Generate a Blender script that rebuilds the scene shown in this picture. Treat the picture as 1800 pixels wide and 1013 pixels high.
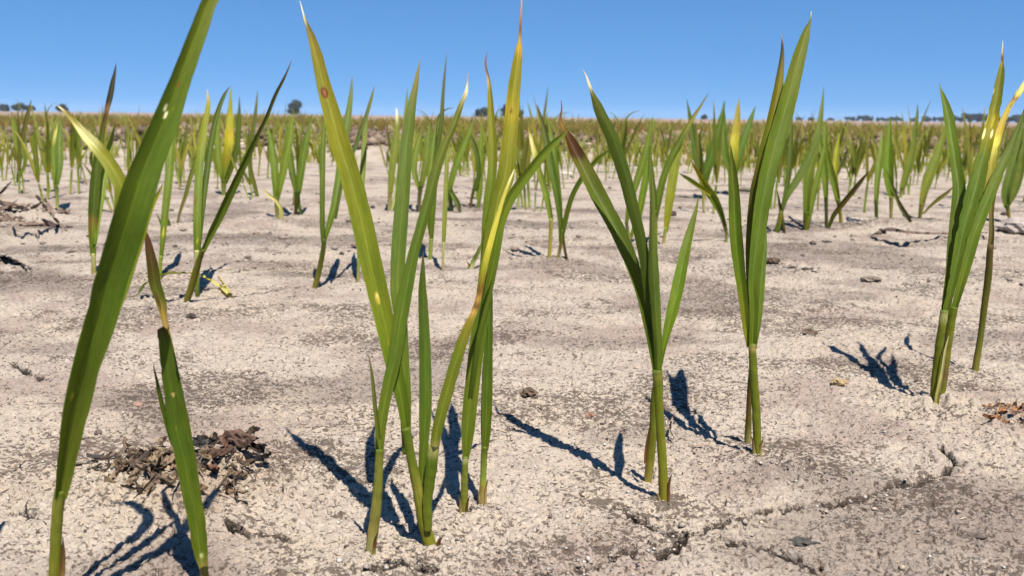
import bpy, math, random
import numpy as np
from mathutils import Vector, Matrix
R = math.radians
sc = bpy.context.scene
for o in list(bpy.data.objects): bpy.data.objects.remove(o)
col = sc.collection

# ------------------------------------------------------------------ camera
CAM_H = 0.150; FPX = 1600.0; PITCH = math.atan(301/1600); ROLL = R(.65)
cd = bpy.data.cameras.new('camera'); cam = bpy.data.objects.new('camera', cd); col.objects.link(cam)
cd.sensor_width = 36; cd.lens = FPX/1800*36; cd.clip_start = .01; cd.clip_end = 6000
FW = np.array([0, math.cos(PITCH), -math.sin(PITCH)]); U0 = np.array([0, math.sin(PITCH), math.cos(PITCH)]); X0 = np.array([1., 0, 0])
RT = X0*math.cos(ROLL) + U0*math.sin(ROLL); UP = -X0*math.sin(ROLL) + U0*math.cos(ROLL)
CP = np.array([0, 0, CAM_H])
cam.matrix_world = Matrix(((RT[0], UP[0], -FW[0], 0), (RT[1], UP[1], -FW[1], 0), (RT[2], UP[2], -FW[2], CAM_H), (0, 0, 0, 1)))
cd.dof.use_dof = True; cd.dof.focus_distance = .42; cd.dof.aperture_fstop = 32/1.2
sc.camera = cam
# ------------------------------------------------------------------ light
SUN_EL = 64; SUN_AZ = 22        # azimuth: degrees to the right of straight behind the camera
w = bpy.data.worlds.new('World'); sc.world = w; w.use_nodes = True
nt = w.node_tree; bg = nt.nodes['Background']
sky = nt.nodes.new('ShaderNodeTexSky'); sky.sky_type = 'NISHITA'; sky.sun_disc = False
sky.sun_elevation = R(SUN_EL); sky.sun_rotation = R(180-SUN_AZ)
sky.altitude = 0; sky.air_density = 1.0; sky.dust_density = 0.0; sky.ozone_density = 5.0
hs = nt.nodes.new('ShaderNodeHueSaturation'); hs.inputs['Saturation'].default_value = 1.2
tcw = nt.nodes.new('ShaderNodeTexCoord'); lift = nt.nodes.new('ShaderNodeVectorMath'); lift.inputs[1].default_value = (0, 0, .20)   # clear desert air: no milky band at the horizon
nt.links.new(tcw.outputs['Generated'], lift.inputs[0]); nt.links.new(lift.outputs[0], sky.inputs[0])
nt.links.new(sky.outputs[0], hs.inputs['Color']); nt.links.new(hs.outputs[0], bg.inputs[0]); bg.inputs[1].default_value = .077
sd = bpy.data.lights.new('sun', 'SUN'); sd.energy = 4.9; sd.angle = R(.5); sd.color = (1, .955, .88)
sun = bpy.data.objects.new('sun', sd); col.objects.link(sun)
sv = Vector((math.sin(R(SUN_AZ))*math.cos(R(SUN_EL)), -math.cos(R(SUN_AZ))*math.cos(R(SUN_EL)), math.sin(R(SUN_EL))))
sun.rotation_euler = sv.to_track_quat('Z', 'Y').to_euler(); sun.location = (1, -2, 4)
vs = sc.view_settings; vs.view_transform = 'Standard'; vs.look = 'None'; vs.exposure = 1.1; vs.gamma = 1; vs.use_curve_mapping = False
sc.cycles.max_bounces = 6; sc.cycles.transparent_max_bounces = 8

# ------------------------------------------------------------------ helpers
rng = np.random.default_rng(11); random.seed(5)
PERM = np.random.default_rng(3).permutation(4096); GA = np.random.default_rng(4).uniform(0, 2*math.pi, 4096)
def perlin(x, y, seed=0):
    x = np.asarray(x, float) + seed*17.37; y = np.asarray(y, float) + seed*9.71
    xi = np.floor(x).astype(np.int64); yi = np.floor(y).astype(np.int64); xf = x-xi; yf = y-yi
    u = xf*xf*xf*(xf*(xf*6-15)+10); v = yf*yf*yf*(yf*(yf*6-15)+10)
    def g(i, j, dx, dy):
        a = GA[PERM[(PERM[(xi+i) & 4095] + yi + j) & 4095]]
        return np.cos(a)*dx + np.sin(a)*dy
    a = g(0, 0, xf, yf); b = g(1, 0, xf-1, yf); c = g(0, 1, xf, yf-1); d = g(1, 1, xf-1, yf-1)
    return ((a*(1-u)+b*u)*(1-v) + (c*(1-u)+d*u)*v)*1.4
def fbm(x, y, s, o=4, seed=0, gain=.5):
    t = 0; a = 1
    for k in range(o): t = t + a*perlin(x*s, y*s, seed+k); s *= 2.03; a *= gain
    return t
def smooth(a, b, x):
    t = np.clip((x-a)/(b-a), 0, 1); return t*t*(3-2*t)
def base_height(x, y):
    """Broad relief of the field: faint swells, then the worn earth levee a few metres off."""
    x = np.asarray(x, float); y = np.asarray(y, float)
    h = .0012*perlin(x*6, y*6, 5) + .004*perlin(x*2.3, y*2.3, 8)*smooth(.5, 1.5, y) + .010*perlin(x*.9, y*.9, 12)*smooth(1.5, 4, y)
    yc = 4.1 + .35*perlin(x*.5, 0*x, 30)
    lev = smooth(-1.05, -.25, y-yc)*(1-smooth(.3, 1.6, y-yc))
    h = h + lev*(.080 + .022*perlin(x*1.1, y*.6, 31) - .02*smooth(.8, 2.5, x))
    return h
def px_ray(x, y):
    return FPX*FW + RT*(x-900) - UP*(y-506.5)
def px_ground(x, y):
    r = px_ray(x, y); z = 0.
    for _ in range(12):
        t = (CAM_H - z)/-r[2]; p = CP + r*t; z = float(base_height(p[0], p[1]))
    return np.array([p[0], p[1], z])
def at_depth(x, y, Y):
    r = px_ray(x, y); return CP + r*(Y/r[1])
def tag(o, label=None, cat=None, group=None, kind=None):
    if label: o['label'] = label
    if cat: o['category'] = cat
    if group: o['group'] = group
    if kind: o['kind'] = kind
    return o
def empty(name, loc, label, cat, group=None):
    o = bpy.data.objects.new(name, None); o.empty_display_size = .02; col.objects.link(o); o.location = [float(v) for v in loc]
    return tag(o, label, cat, group)
def mesh_obj(name, V, F, m, parent=None, colors=None, uv=None, smooth_=True, loc=None):
    me = bpy.data.meshes.new(name)
    V = np.asarray(V, float)
    if loc is not None: V = V - np.asarray(loc)
    me.from_pydata(V.tolist(), [], F if isinstance(F, list) else F.tolist())
    if colors is not None:
        a = me.color_attributes.new('Col', 'FLOAT_COLOR', 'POINT')
        c = np.ones((len(V), 4)); c[:, :3] = colors; a.data.foreach_set('color', c.ravel())
    if uv is not None:
        l = me.uv_layers.new(name='UVMap'); vi = np.zeros(len(me.loops), int); me.loops.foreach_get('vertex_index', vi)
        l.data.foreach_set('uv', np.asarray(uv, float)[vi].ravel())
    if smooth_: me.polygons.foreach_set('use_smooth', [True]*len(me.polygons))
    me.materials.append(m); me.update()
    o = bpy.data.objects.new(name, me); col.objects.link(o)
    if parent: o.parent = parent
    elif loc is not None: o.location = [float(v) for v in loc]
    return o
# ------------------------------------------------------------------ materials
def new_mat(n):
    m = bpy.data.materials.new(n); m.use_nodes = True; t = m.node_tree; t.nodes.clear(); return m, t, t.nodes, t.links
def nd(N, k, **kw):
    n = N.new(k)
    for a, b in kw.items():
        if a in n.inputs: n.inputs[a].default_value = b
        else: setattr(n, a, b)
    return n
def leaf_material():
    m, t, N, L = new_mat('leaf_tissue')
    out = N.new('ShaderNodeOutputMaterial'); at = nd(N, 'ShaderNodeAttribute', attribute_name='Col'); uv = N.new('ShaderNodeUVMap')
    sx = N.new('ShaderNodeSeparateXYZ'); L.new(uv.outputs[0], sx.inputs[0])
    # parallel veins, slightly irregular along the blade
    mp = N.new('ShaderNodeMapping'); mp.inputs['Scale'].default_value = (14, 60, 1); L.new(uv.outputs[0], mp.inputs[0])
    n1 = nd(N, 'ShaderNodeTexNoise', Scale=1., Detail=3.); L.new(mp.outputs[0], n1.inputs['Vector'])
    mp2 = N.new('ShaderNodeMapping'); mp2.inputs['Scale'].default_value = (3, 260, 1); L.new(uv.outputs[0], mp2.inputs[0])
    n2 = nd(N, 'ShaderNodeTexNoise', Scale=1., Detail=4.); L.new(mp2.outputs[0], n2.inputs['Vector'])
    wv = nd(N, 'ShaderNodeMath', operation='MULTIPLY'); wv.inputs[1].default_value = 52; L.new(sx.outputs[0], wv.inputs[0])
    sn = nd(N, 'ShaderNodeMath', operation='SINE'); L.new(wv.outputs[0], sn.inputs[0])
    ab = nd(N, 'ShaderNodeMath', operation='ABSOLUTE'); L.new(sx.outputs[0], ab.inputs[0])
    mr = nd(N, 'ShaderNodeMapRange'); mr.inputs[1].default_value = .0; mr.inputs[2].default_value = .085; mr.inputs[3].default_value = 1; mr.inputs[4].default_value = 0; L.new(ab.outputs[0], mr.inputs[0])
    a1 = nd(N, 'ShaderNodeMath', operation='MULTIPLY_ADD'); a1.inputs[1].default_value = .10; a1.inputs[2].default_value = .48; L.new(sn.outputs[0], a1.inputs[0])
    a2 = nd(N, 'ShaderNodeMath', operation='MULTIPLY_ADD'); a2.inputs[1].default_value = .62; L.new(n1.outputs[0], a2.inputs[0]); L.new(a1.outputs[0], a2.inputs[2])
    a3 = nd(N, 'ShaderNodeMath', operation='MULTIPLY_ADD'); a3.inputs[1].default_value = .40; L.new(n2.outputs[0], a3.inputs[0]); L.new(a2.outputs[0], a3.inputs[2])
    a4 = nd(N, 'ShaderNodeMath', operation='MULTIPLY_ADD'); a4.inputs[1].default_value = .38; L.new(mr.outputs[0], a4.inputs[0]); L.new(a3.outputs[0], a4.inputs[2])
    mx = nd(N, 'ShaderNodeVectorMath', operation='SCALE'); L.new(at.outputs['Color'], mx.inputs[0]); a5 = nd(N, 'ShaderNodeMath', operation='MULTIPLY'); a5.inputs[1].default_value = 1.16; L.new(a4.outputs[0], a5.inputs[0]); L.new(a5.outputs[0], mx.inputs['Scale']); mx0 = mx; mx = nd(N, 'ShaderNodeVectorMath', operation='MULTIPLY'); mx.inputs[1].default_value = (1.03, .98, .68); L.new(mx0.outputs[0], mx.inputs[0])
    bu = nd(N, 'ShaderNodeBump', Strength=.35, Distance=.0002); L.new(a3.outputs[0], bu.inputs['Height'])
    p = nd(N, 'ShaderNodeBsdfPrincipled'); p.inputs['Roughness'].default_value = .55; p.inputs['Specular IOR Level'].default_value = .16
    L.new(mx.outputs[0], p.inputs['Base Color']); L.new(bu.outputs[0], p.inputs['Normal'])
    tr = N.new('ShaderNodeBsdfTranslucent'); tc = nd(N, 'ShaderNodeVectorMath', operation='MULTIPLY'); tc.inputs[1].default_value = (1.6, 1.4, .35)
    L.new(mx.outputs[0], tc.inputs[0]); L.new(tc.outputs[0], tr.inputs[0])
    ms = N.new('ShaderNodeMixShader'); ms.inputs[0].default_value = .36; L.new(p.outputs[0], ms.inputs[1]); L.new(tr.outputs[0], ms.inputs[2]); L.new(ms.outputs[0], out.inputs[0])
    return m
def dull_material(name, c=None, rough=.9, noise=300., amt=.5, bump=.4, bd=.0006):
    m, t, N, L = new_mat(name)
    out = N.new('ShaderNodeOutputMaterial'); p = nd(N, 'ShaderNodeBsdfPrincipled'); p.inputs['Roughness'].default_value = rough; p.inputs['Specular IOR Level'].default_value = .2
    tc = N.new('ShaderNodeTexCoord'); n = nd(N, 'ShaderNodeTexNoise', Scale=noise, Detail=5.); n.inputs['Roughness'].default_value = .65; L.new(tc.outputs['Object'], n.inputs['Vector'])
    mr = nd(N, 'ShaderNodeMapRange'); mr.inputs[1].default_value = .25; mr.inputs[2].default_value = .75; mr.inputs[3].default_value = 1-amt; mr.inputs[4].default_value = 1+amt; L.new(n.outputs[0], mr.inputs[0])
    mx = nd(N, 'ShaderNodeVectorMath', operation='SCALE'); L.new(mr.outputs[0], mx.inputs['Scale'])
    if c is None:
        at = nd(N, 'ShaderNodeAttribute', attribute_name='Col'); L.new(at.outputs['Color'], mx.inputs[0])
    else: mx.inputs[0].default_value = c
    L.new(mx.outputs[0], p.inputs['Base Color'])
    b = nd(N, 'ShaderNodeBump', Strength=bump, Distance=bd); L.new(n.outputs[0], b.inputs['Height']); L.new(b.outputs[0], p.inputs['Normal'])
    L.new(p.outputs[0], out.inputs[0]); return m
def ground_material():
    m, t, N, L = new_mat('dried_silt')
    out = N.new('ShaderNodeOutputMaterial'); p = nd(N, 'ShaderNodeBsdfPrincipled'); p.inputs['Roughness'].default_value = .95; p.inputs['Specular IOR Level'].default_value = .12
    at = nd(N, 'ShaderNodeAttribute', attribute_name='Col'); tc = N.new('ShaderNodeTexCoord')
    def noise(s, d=4, r=.6, sc_=(1, 1, 1)):
        mp = N.new('ShaderNodeMapping'); mp.inputs['Scale'].default_value = sc_; L.new(tc.outputs['Object'], mp.inputs[0])
        n = nd(N, 'ShaderNodeTexNoise', Scale=s, Detail=d); n.inputs['Roughness'].default_value = r; L.new(mp.outputs[0], n.inputs['Vector']); return n
    def mrange(src, a, b, c, d):
        r = nd(N, 'ShaderNodeMapRange'); r.inputs[1].default_value = a; r.inputs[2].default_value = b; r.inputs[3].default_value = c; r.inputs[4].default_value = d; L.new(src, r.inputs[0]); return r.outputs[0]
    def mul(a, b):
        r = nd(N, 'ShaderNodeMath', operation='MULTIPLY')
        for i, v in enumerate((a, b)):
            if isinstance(v, float): r.inputs[i].default_value = v
            else: L.new(v, r.inputs[i])
        return r.outputs[0]
    fine = noise(950., 3, .6); mid = noise(240., 4, .65); fl = noise(560., 3, .55, (.7, 1, 1)); fl2 = noise(210., 5, .7, (.6, 1, 1))
    v = mul(mrange(fine.outputs[0], .3, .7, .80, 1.18), mrange(mid.outputs[0], .3, .7, .86, 1.13))
    sc1 = nd(N, 'ShaderNodeVectorMath', operation='SCALE'); L.new(at.outputs['Color'], sc1.inputs[0]); L.new(v, sc1.inputs['Scale'])
    # dark organic film plus painted crack shade: the mask is baked per vertex in alpha, broken up into flecks here
    sub = nd(N, 'ShaderNodeMath', operation='SUBTRACT'); L.new(fl.outputs[0], sub.inputs[0]); L.new(at.outputs['Alpha'], sub.inputs[1])
    sub2 = nd(N, 'ShaderNodeMath', operation='SUBTRACT'); L.new(fl2.outputs[0], sub2.inputs[0]); L.new(at.outputs['Alpha'], sub2.inputs[1])
    mxm = nd(N, 'ShaderNodeMath', operation='MAXIMUM'); L.new(mrange(sub.outputs[0], -.015, .02, 1., 0.), mxm.inputs[0]); L.new(mrange(sub2.outputs[0], -.045, -.02, 1., 0.), mxm.inputs[1]); fk = mxm.outputs[0]
    mxc = nd(N, 'ShaderNodeMix', data_type='RGBA'); L.new(mul(fk, .80), mxc.inputs[0]); L.new(sc1.outputs[0], mxc.inputs[6]); mxc.inputs[7].default_value = (.050, .035, .026, 1)
    crack_shade = nd(N, 'ShaderNodeVectorMath', operation='SCALE'); L.new(mxc.outputs[2], crack_shade.inputs[0]); L.new(mrange(at.outputs['Alpha'], .50, .85, 1., .22), crack_shade.inputs['Scale'])   # painted shade: colour scaled down in the cracks for their self-shadow
    L.new(crack_shade.outputs[0], p.inputs['Base Color'])
    ad = nd(N, 'ShaderNodeMath', operation='MULTIPLY_ADD'); ad.inputs[1].default_value = 2.; L.new(mid.outputs[0], ad.inputs[0]); L.new(fine.outputs[0], ad.inputs[2])
    b = nd(N, 'ShaderNodeBump', Strength=.9, Distance=.0010); L.new(ad.outputs[0], b.inputs['Height']); L.new(b.outputs[0], p.inputs['Normal'])
    L.new(p.outputs[0], out.inputs[0]); return m
M_LEAF = leaf_material(); M_GROUND = ground_material()
M_CRUMB = dull_material('soil_crumbs', None, .95, 700., .35, .6)
M_DEBRIS = dull_material('dead_plant_matter', None, .85, 900., .55, .7)
M_BARK = dull_material('bark', (.07, .055, .045), .95, 2., .4, .5, .05)
M_CROWN = dull_material('far_foliage', None, .9, .8, .4, .3, .1)

# ------------------------------------------------------------------ ground
def seg_dist(X, Y, pts):
    d = np.full(X.shape, 1e9)
    for (a, b) in zip(pts[:-1], pts[1:]):
        ax, ay = a[:2]; bx, by = b[:2]; dx, dy = bx-ax, by-ay; L2 = dx*dx+dy*dy+1e-12
        t = np.clip(((X-ax)*dx+(Y-ay)*dy)/L2, 0, 1); d = np.minimum(d, np.hypot(X-ax-t*dx, Y-ay-t*dy))
    return d
CRACKS = [[(1690, 818), (1655, 832), (1600, 852), (1545, 868), (1480, 886), (1420, 893), (1330, 905), (1265, 925), (1205, 944), (1150, 955), (1105, 975), (1060, 996), (1000, 1006), (960, 1012)],
          [(1078, 893), (1110, 908), (1140, 926), (1172, 940), (1205, 945)], [(1265, 952), (1310, 962), (1350, 972), (1395, 988)],
          [(20, 640), (45, 656), (80, 668)], [(1655, 790), (1662, 802), (1690, 818)], [(1500, 540), (1580, 556), (1640, 560)],
          [(400, 930), (450, 945), (520, 948)], [(20, 905), (70, 912)], [(1160, 985), (1205, 944)],
          [(1395, 988), (1440, 1008)], [(620, 1005), (700, 996), (760, 1004)]]
MOUND = [(px_ground(330, 868), .040, .0075), (px_ground(420, 850), .018, .006), (px_ground(760, 968), .012, .0022), (px_ground(650, 985), .010, .0015), (px_ground(1165, 890), .010, .0018),
         (px_ground(1330, 808), .012, .0018), (px_ground(1646, 722), .014, .0025), (px_ground(1740, 735), .05, .005), (px_ground(965, 470), .05, .006), (px_ground(970, 480), .03, .004),
         (px_ground(1560, 402), .05, .010), (px_ground(1700, 404), .06, .007), (px_ground(40, 385), .07, .012), (px_ground(470, 398), .09, .008)]
def micro(X, Y, r):
    """Crusted, crumbly surface: swells, curled flakes, crumbs and the traced cracks."""
    f1 = 1-smooth(1.2, 3.0, r)
    h = .0008*fbm(X, Y, 28, 3, 40) * (1+.5*smooth(.8, 2, r))
    ridg = 1-np.abs(fbm(X, Y, 85, 3, 50)); h += .0008*(ridg-.7)
    sel = np.clip(fbm(X, Y, 18, 3, 70)*1.3+.35, 0, 1)
    c = fbm(X, Y, 300, 2, 60); h += .0012*np.maximum(c, -.15)*(.4+.6*sel)
    c2 = perlin(X*640, Y*640, 66); h += .0006*c2*(.4+.6*sel)*(1-smooth(.5, 1.0, r))
    pit = smooth(.42, .6, perlin(X*150, Y*150, 77)); h -= .0013*pit
    h += .0011*smooth(0, .07, fbm(X*.7, Y, 95, 4, 81))*(1-smooth(.9, 1.6, r)) + .0005*smooth(0, .12, fbm(X, Y, 230, 2, 83))*(1-smooth(.6, 1.0, r))
    # curled crust terraces that read as long streaks farther off
    st = fbm(X*.45, Y, 16, 3, 90); h += (.0016*smooth(.0, .06, st) + .0012*smooth(.25, .30, st))*smooth(.45, .9, r)
    return h*(.55+.45*f1) * np.where(r > 12, 3, 1)
th_in = np.linspace(-R(35), R(35), 1060); th_mid_l = np.linspace(-R(75), -R(35), 90)[:-1]; th_mid_r = np.linspace(R(35), R(75), 90)[1:]
th_out = np.linspace(R(75), R(285), 60)[1:-1]
TH = np.concatenate([th_mid_l, th_in, th_mid_r, th_out]); nth = len(TH)
inv = np.linspace(1/.19, 1/9., 860); rr = 1/inv
rr = np.concatenate([[.02, .08, .14], rr, np.geomspace(9.4, 1450, 100)]); nr = len(rr)
RR, TT = np.meshgrid(rr, TH, indexing='ij')
GX = RR*np.sin(TT); GY = RR*np.cos(TT)
GZ = base_height(GX, GY) + micro(GX, GY, RR)
far = smooth(6.5, 20, RR); GZ = GZ*(1-far) + far*(.010*fbm(GX, GY, .25, 3, 22))
GZ = np.where(RR > 200, -.0*RR, GZ)
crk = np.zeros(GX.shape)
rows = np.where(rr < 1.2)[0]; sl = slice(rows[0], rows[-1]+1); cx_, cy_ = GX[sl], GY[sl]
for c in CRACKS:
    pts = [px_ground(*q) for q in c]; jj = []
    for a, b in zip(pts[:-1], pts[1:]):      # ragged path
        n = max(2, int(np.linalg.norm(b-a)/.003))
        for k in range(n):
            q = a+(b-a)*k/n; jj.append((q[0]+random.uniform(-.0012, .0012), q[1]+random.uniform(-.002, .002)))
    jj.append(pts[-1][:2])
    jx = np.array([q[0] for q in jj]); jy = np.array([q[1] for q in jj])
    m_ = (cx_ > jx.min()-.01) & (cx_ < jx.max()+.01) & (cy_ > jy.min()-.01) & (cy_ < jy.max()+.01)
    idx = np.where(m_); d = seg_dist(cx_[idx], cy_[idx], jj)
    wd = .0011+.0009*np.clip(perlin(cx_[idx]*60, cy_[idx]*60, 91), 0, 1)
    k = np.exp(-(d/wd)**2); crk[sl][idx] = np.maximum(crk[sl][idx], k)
GZ -= .0090*crk
for (c, s, h) in MOUND:
    d2 = ((GX-c[0])**2+((GY-c[1])*1.2)**2)/(s*s)
    GZ += h*np.exp(-d2)*(1+.6*fbm(GX, GY, 110, 3, 14)*1*(RR < 1.6))
gcol = np.ones((nr, nth, 4))
pale = np.array([.298, .247, .198]); warm = np.array([.315, .252, .184]); pink = np.array([.205, .152, .125]); grey = np.array([.150, .118, .098]); brown = np.array([.095, .064, .045])
n_a = smooth(-.25, .5, fbm(GX, GY, 9, 3, 101)); n_b = smooth(.0, .6, fbm(GX, GY, 14, 3, 111)); n_c = smooth(.1, .55, fbm(GX*.7, GY*1.4, 7, 4, 121))
c3 = pale*(1-n_a[..., None]*.35) + warm*n_a[..., None]*.35
c3 = c3*(1-.62*n_b[..., None]) + pink*.62*n_b[..., None]
c3 = c3*(1-.65*n_c[..., None]) + grey*.65*n_c[..., None]
lev = smooth(.02, .055, base_height(GX, GY))*smooth(3.0, 3.8, GY)*(1-smooth(6.5, 8, RR))
bn = np.clip(lev*(1.0+.5*fbm(GX, GY, 3, 3, 131)), 0, 1)[..., None]; c3 = c3*(1-bn) + brown*bn
vz = (smooth(3.6, 5, RR)*(1-smooth(13, 20, RR))*np.clip(.75+.5*fbm(GX, GY, 1.2, 3, 171), 0, 1))[..., None]; c3 = c3*(1-vz) + np.array([.070, .052, .032])*vz
fb = smooth(12, 22, RR)[..., None]; c3 = c3*(1-fb) + np.array([.205, .150, .118])*(1+.25*fbm(GX, GY/3, .12, 3, 141)[..., None])*fb
pile = np.exp(-(((GX-MOUND[0][0][0])/.045)**2+((GY-MOUND[0][0][1])/.035)**2))[..., None]
c3 = c3*(1-.5*pile) + np.array([.30, .23, .15])*.5*pile
c3 = c3*(1-.6*crk[..., None])  # shade inside the cracks, painted into the vertex colour
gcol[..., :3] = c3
dark = .39 + .10*smooth(-.2, .6, fbm(GX*.75, GY*1.25, 11, 4, 151)) + .05*fbm(GX, GY, 45, 2, 161) + .06*pile[..., 0] + .03*n_c
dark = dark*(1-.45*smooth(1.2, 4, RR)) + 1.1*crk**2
gcol[..., 3] = np.clip(dark, 0, .49) + np.where(crk > .2, .5*crk, 0)  # crack term carries the painted shade, the rest is organic film
V = np.stack([GX, GY, GZ], -1).reshape(-1, 3)
V = np.vstack([V, [[0, 0, 0]]]); ctr = len(V)-1
i = np.arange(nr-1)[:, None]; j = np.arange(nth)[None, :]; jn = (j+1) % nth
Q = np.stack([i*nth+j, i*nth+jn, (i+1)*nth+jn, (i+1)*nth+j], -1).reshape(-1, 4)[:, ::-1]
me = bpy.data.meshes.new('ground')
ntri = nth; nq = len(Q)
me.vertices.add(len(V)); me.vertices.foreach_set('co', V.ravel())
tri = np.stack([np.full(nth, ctr), (np.arange(nth)+1) % nth, np.arange(nth)], -1)
me.loops.add(nq*4+ntri*3); me.loops.foreach_set('vertex_index', np.concatenate([Q.ravel(), tri.ravel()]).astype(np.int32))
me.polygons.add(nq+ntri); me.polygons.foreach_set('loop_start', np.concatenate([np.arange(nq)*4, nq*4+np.arange(ntri)*3]).astype(np.int32))
me.update(calc_edges=True)
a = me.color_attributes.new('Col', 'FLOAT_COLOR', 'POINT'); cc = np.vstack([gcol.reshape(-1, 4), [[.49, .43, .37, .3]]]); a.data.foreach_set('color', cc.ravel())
me.polygons.foreach_set('use_smooth', [True]*len(me.polygons)); me.materials.append(M_GROUND); me.validate()
ground = bpy.data.objects.new('ground', me); col.objects.link(ground); tag(ground, 'pale dried silt of the bare field, crusted and cracked', kind='structure')

def gz(x, y):
    """Approximate finished surface height at a point."""
    x = np.atleast_1d(np.asarray(x, float)); y = np.atleast_1d(np.asarray(y, float)); r = np.hypot(x, y)
    z = base_height(x, y) + micro(x, y, r)
    f = smooth(6.5, 20, r); z = z*(1-f)
    for (c, s, h) in MOUND:
        z = z + h*np.exp(-((x-c[0])**2+((y-c[1])*1.2)**2)/(s*s))*(1+.6*fbm(x, y, 110, 3, 14)*(r < 1.6))
    return z
# ------------------------------------------------------------------ leaf and stem builders
G = (0.0764, 0.111, 0.0126); GD = (0.0468, 0.0708, 0.0101); GB = (0.0585, 0.093, 0.016); GY = (0.156, 0.162, 0.0126); YL = (0.3024, 0.28, 0.033); YB = (0.36, 0.231, 0.033)
BR = (.14, .065, .025); DB = (.055, .028, .015); WH = (.74, .70, .60); PA = (.50, .50, .28); PU = (.16, .085, .075); ST = (.20, .26, .055); SW = (.36, .38, .20); TAN = (.36, .27, .17); OL = (.11, .12, .025)
def crom(P, n):
    P = np.asarray(P, float); k = len(P)
    d = np.r_[0, np.cumsum(np.maximum(np.linalg.norm(np.diff(P[:, :2], axis=0), axis=1), 1e-6))]; d /= d[-1]
    # monotone-ish hermite over chord length
    s = np.linspace(0, 1, n); o = np.zeros((n, P.shape[1]))
    m = np.zeros_like(P)
    for q in range(k):
        a, b = max(q-1, 0), min(q+1, k-1); m[q] = (P[b]-P[a])/max(d[b]-d[a], 1e-9)
    for q in range(k-1):
        h = d[q+1]-d[q]; w_ = (s >= d[q]-1e-12) & (s <= d[q+1]+1e-12); t = ((s[w_]-d[q])/h)[:, None]
        o[w_] = (2*t**3-3*t**2+1)*P[q] + (t**3-2*t**2+t)*h*m[q] + (-2*t**3+3*t**2)*P[q+1] + (t**3-t**2)*h*m[q+1]
    return s, o
def ramp(stops, s):
    if not isinstance(stops, list): stops = [(0, stops)]
    ts = [a for a, _ in stops]; return np.stack([np.interp(s, ts, [c[k] for _, c in stops]) for k in range(3)], -1)
def leaf_geom(C, hw, view, colors, keel=.35, curl0=.9, roll=0., twist=0., nu=10, spots=(), wav=.0, seed=0, ragged=0., fold=None):
    """Blade as a channelled sheet: C centres, hw half widths, view = direction the blade faces."""
    n = len(C); T = np.gradient(C, axis=0); T /= np.linalg.norm(T, axis=1)[:, None]+1e-12
    S = np.cross(T, view); S /= np.linalg.norm(S, axis=1)[:, None]+1e-12; Nn = np.cross(S, T)
    s = np.linspace(0, 1, n); ph = (roll + twist*s)[:, None]
    S2 = S*np.cos(ph) + Nn*np.sin(ph); N2 = -S*np.sin(ph) + Nn*np.cos(ph)
    u = np.linspace(-1, 1, nu+1); k = (keel + (abs(curl0)*np.sign(keel if keel else 1)-keel)*np.exp(-s*9))[:, None]
    prof = (np.abs(u)**1.4)[None, :]*k
    ww = hw[:, None]*np.ones(nu+1)
    if ragged: ww = ww*(1-ragged*np.clip(perlin(s[:, None]*28+seed, np.sign(u)[None, :]*7+s[:, None]*0, seed), 0, 1)*(np.abs(u) > .8))
    if wav: prof = prof + wav*perlin(s[:, None]*9+seed, np.sign(u)[None, :]*3+s[:, None]*0, seed)*np.abs(u)
    P = C[:, None, :] + S2[:, None, :]*(u[None, :]*ww)[..., None] + N2[:, None, :]*(prof*ww)[..., None]
    sh = s[:, None] + .022*perlin(u[None, :]*3.1+seed, s[:, None]*5, seed) + .016*perlin(u[None, :]*8+seed, s[:, None]*2, seed+2)
    c = np.stack([np.interp(np.clip(sh, 0, 1), s, colors[:, k_]) for k_ in range(3)], -1)
    c = c*(1+.16*fbm(s[:, None]*3+seed, u[None, :]*.9, 2.5, 4, seed)[..., None]) * (1+np.array([.16, .05, 0])*perlin(s[:, None]*7+seed, u[None, :]*.8, seed+5)[..., None])
    Ln = np.r_[0, np.cumsum(np.linalg.norm(np.diff(C, axis=0), axis=1))]
    for (st, su, rt, ru, sc_, *rim) in spots:
        d = np.sqrt(((s[:, None]-st)/rt)**2 + ((u[None, :]-su)/ru)**2)
        if rim:
            k2 = (1-smooth(1.1, 1.5, d))[..., None]; c = c*(1-k2) + np.array(rim[0])*k2
        k2 = (1-smooth(.75, 1.1, d))[..., None]; c = c*(1-k2) + np.array(sc_)*k2
    uv = np.stack([np.repeat(u[None, :], n, 0), np.repeat(Ln[:, None], nu+1, 1)], -1)
    I = np.arange(n-1)[:, None]; J = np.arange(nu)[None, :]; a = I*(nu+1)+J
    F = np.stack([a, a+1, a+nu+2, a+nu+1], -1).reshape(-1, 4)
    return P.reshape(-1, 3), F, np.clip(c, .004, .9).reshape(-1, 3), uv.reshape(-1, 2)
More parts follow.
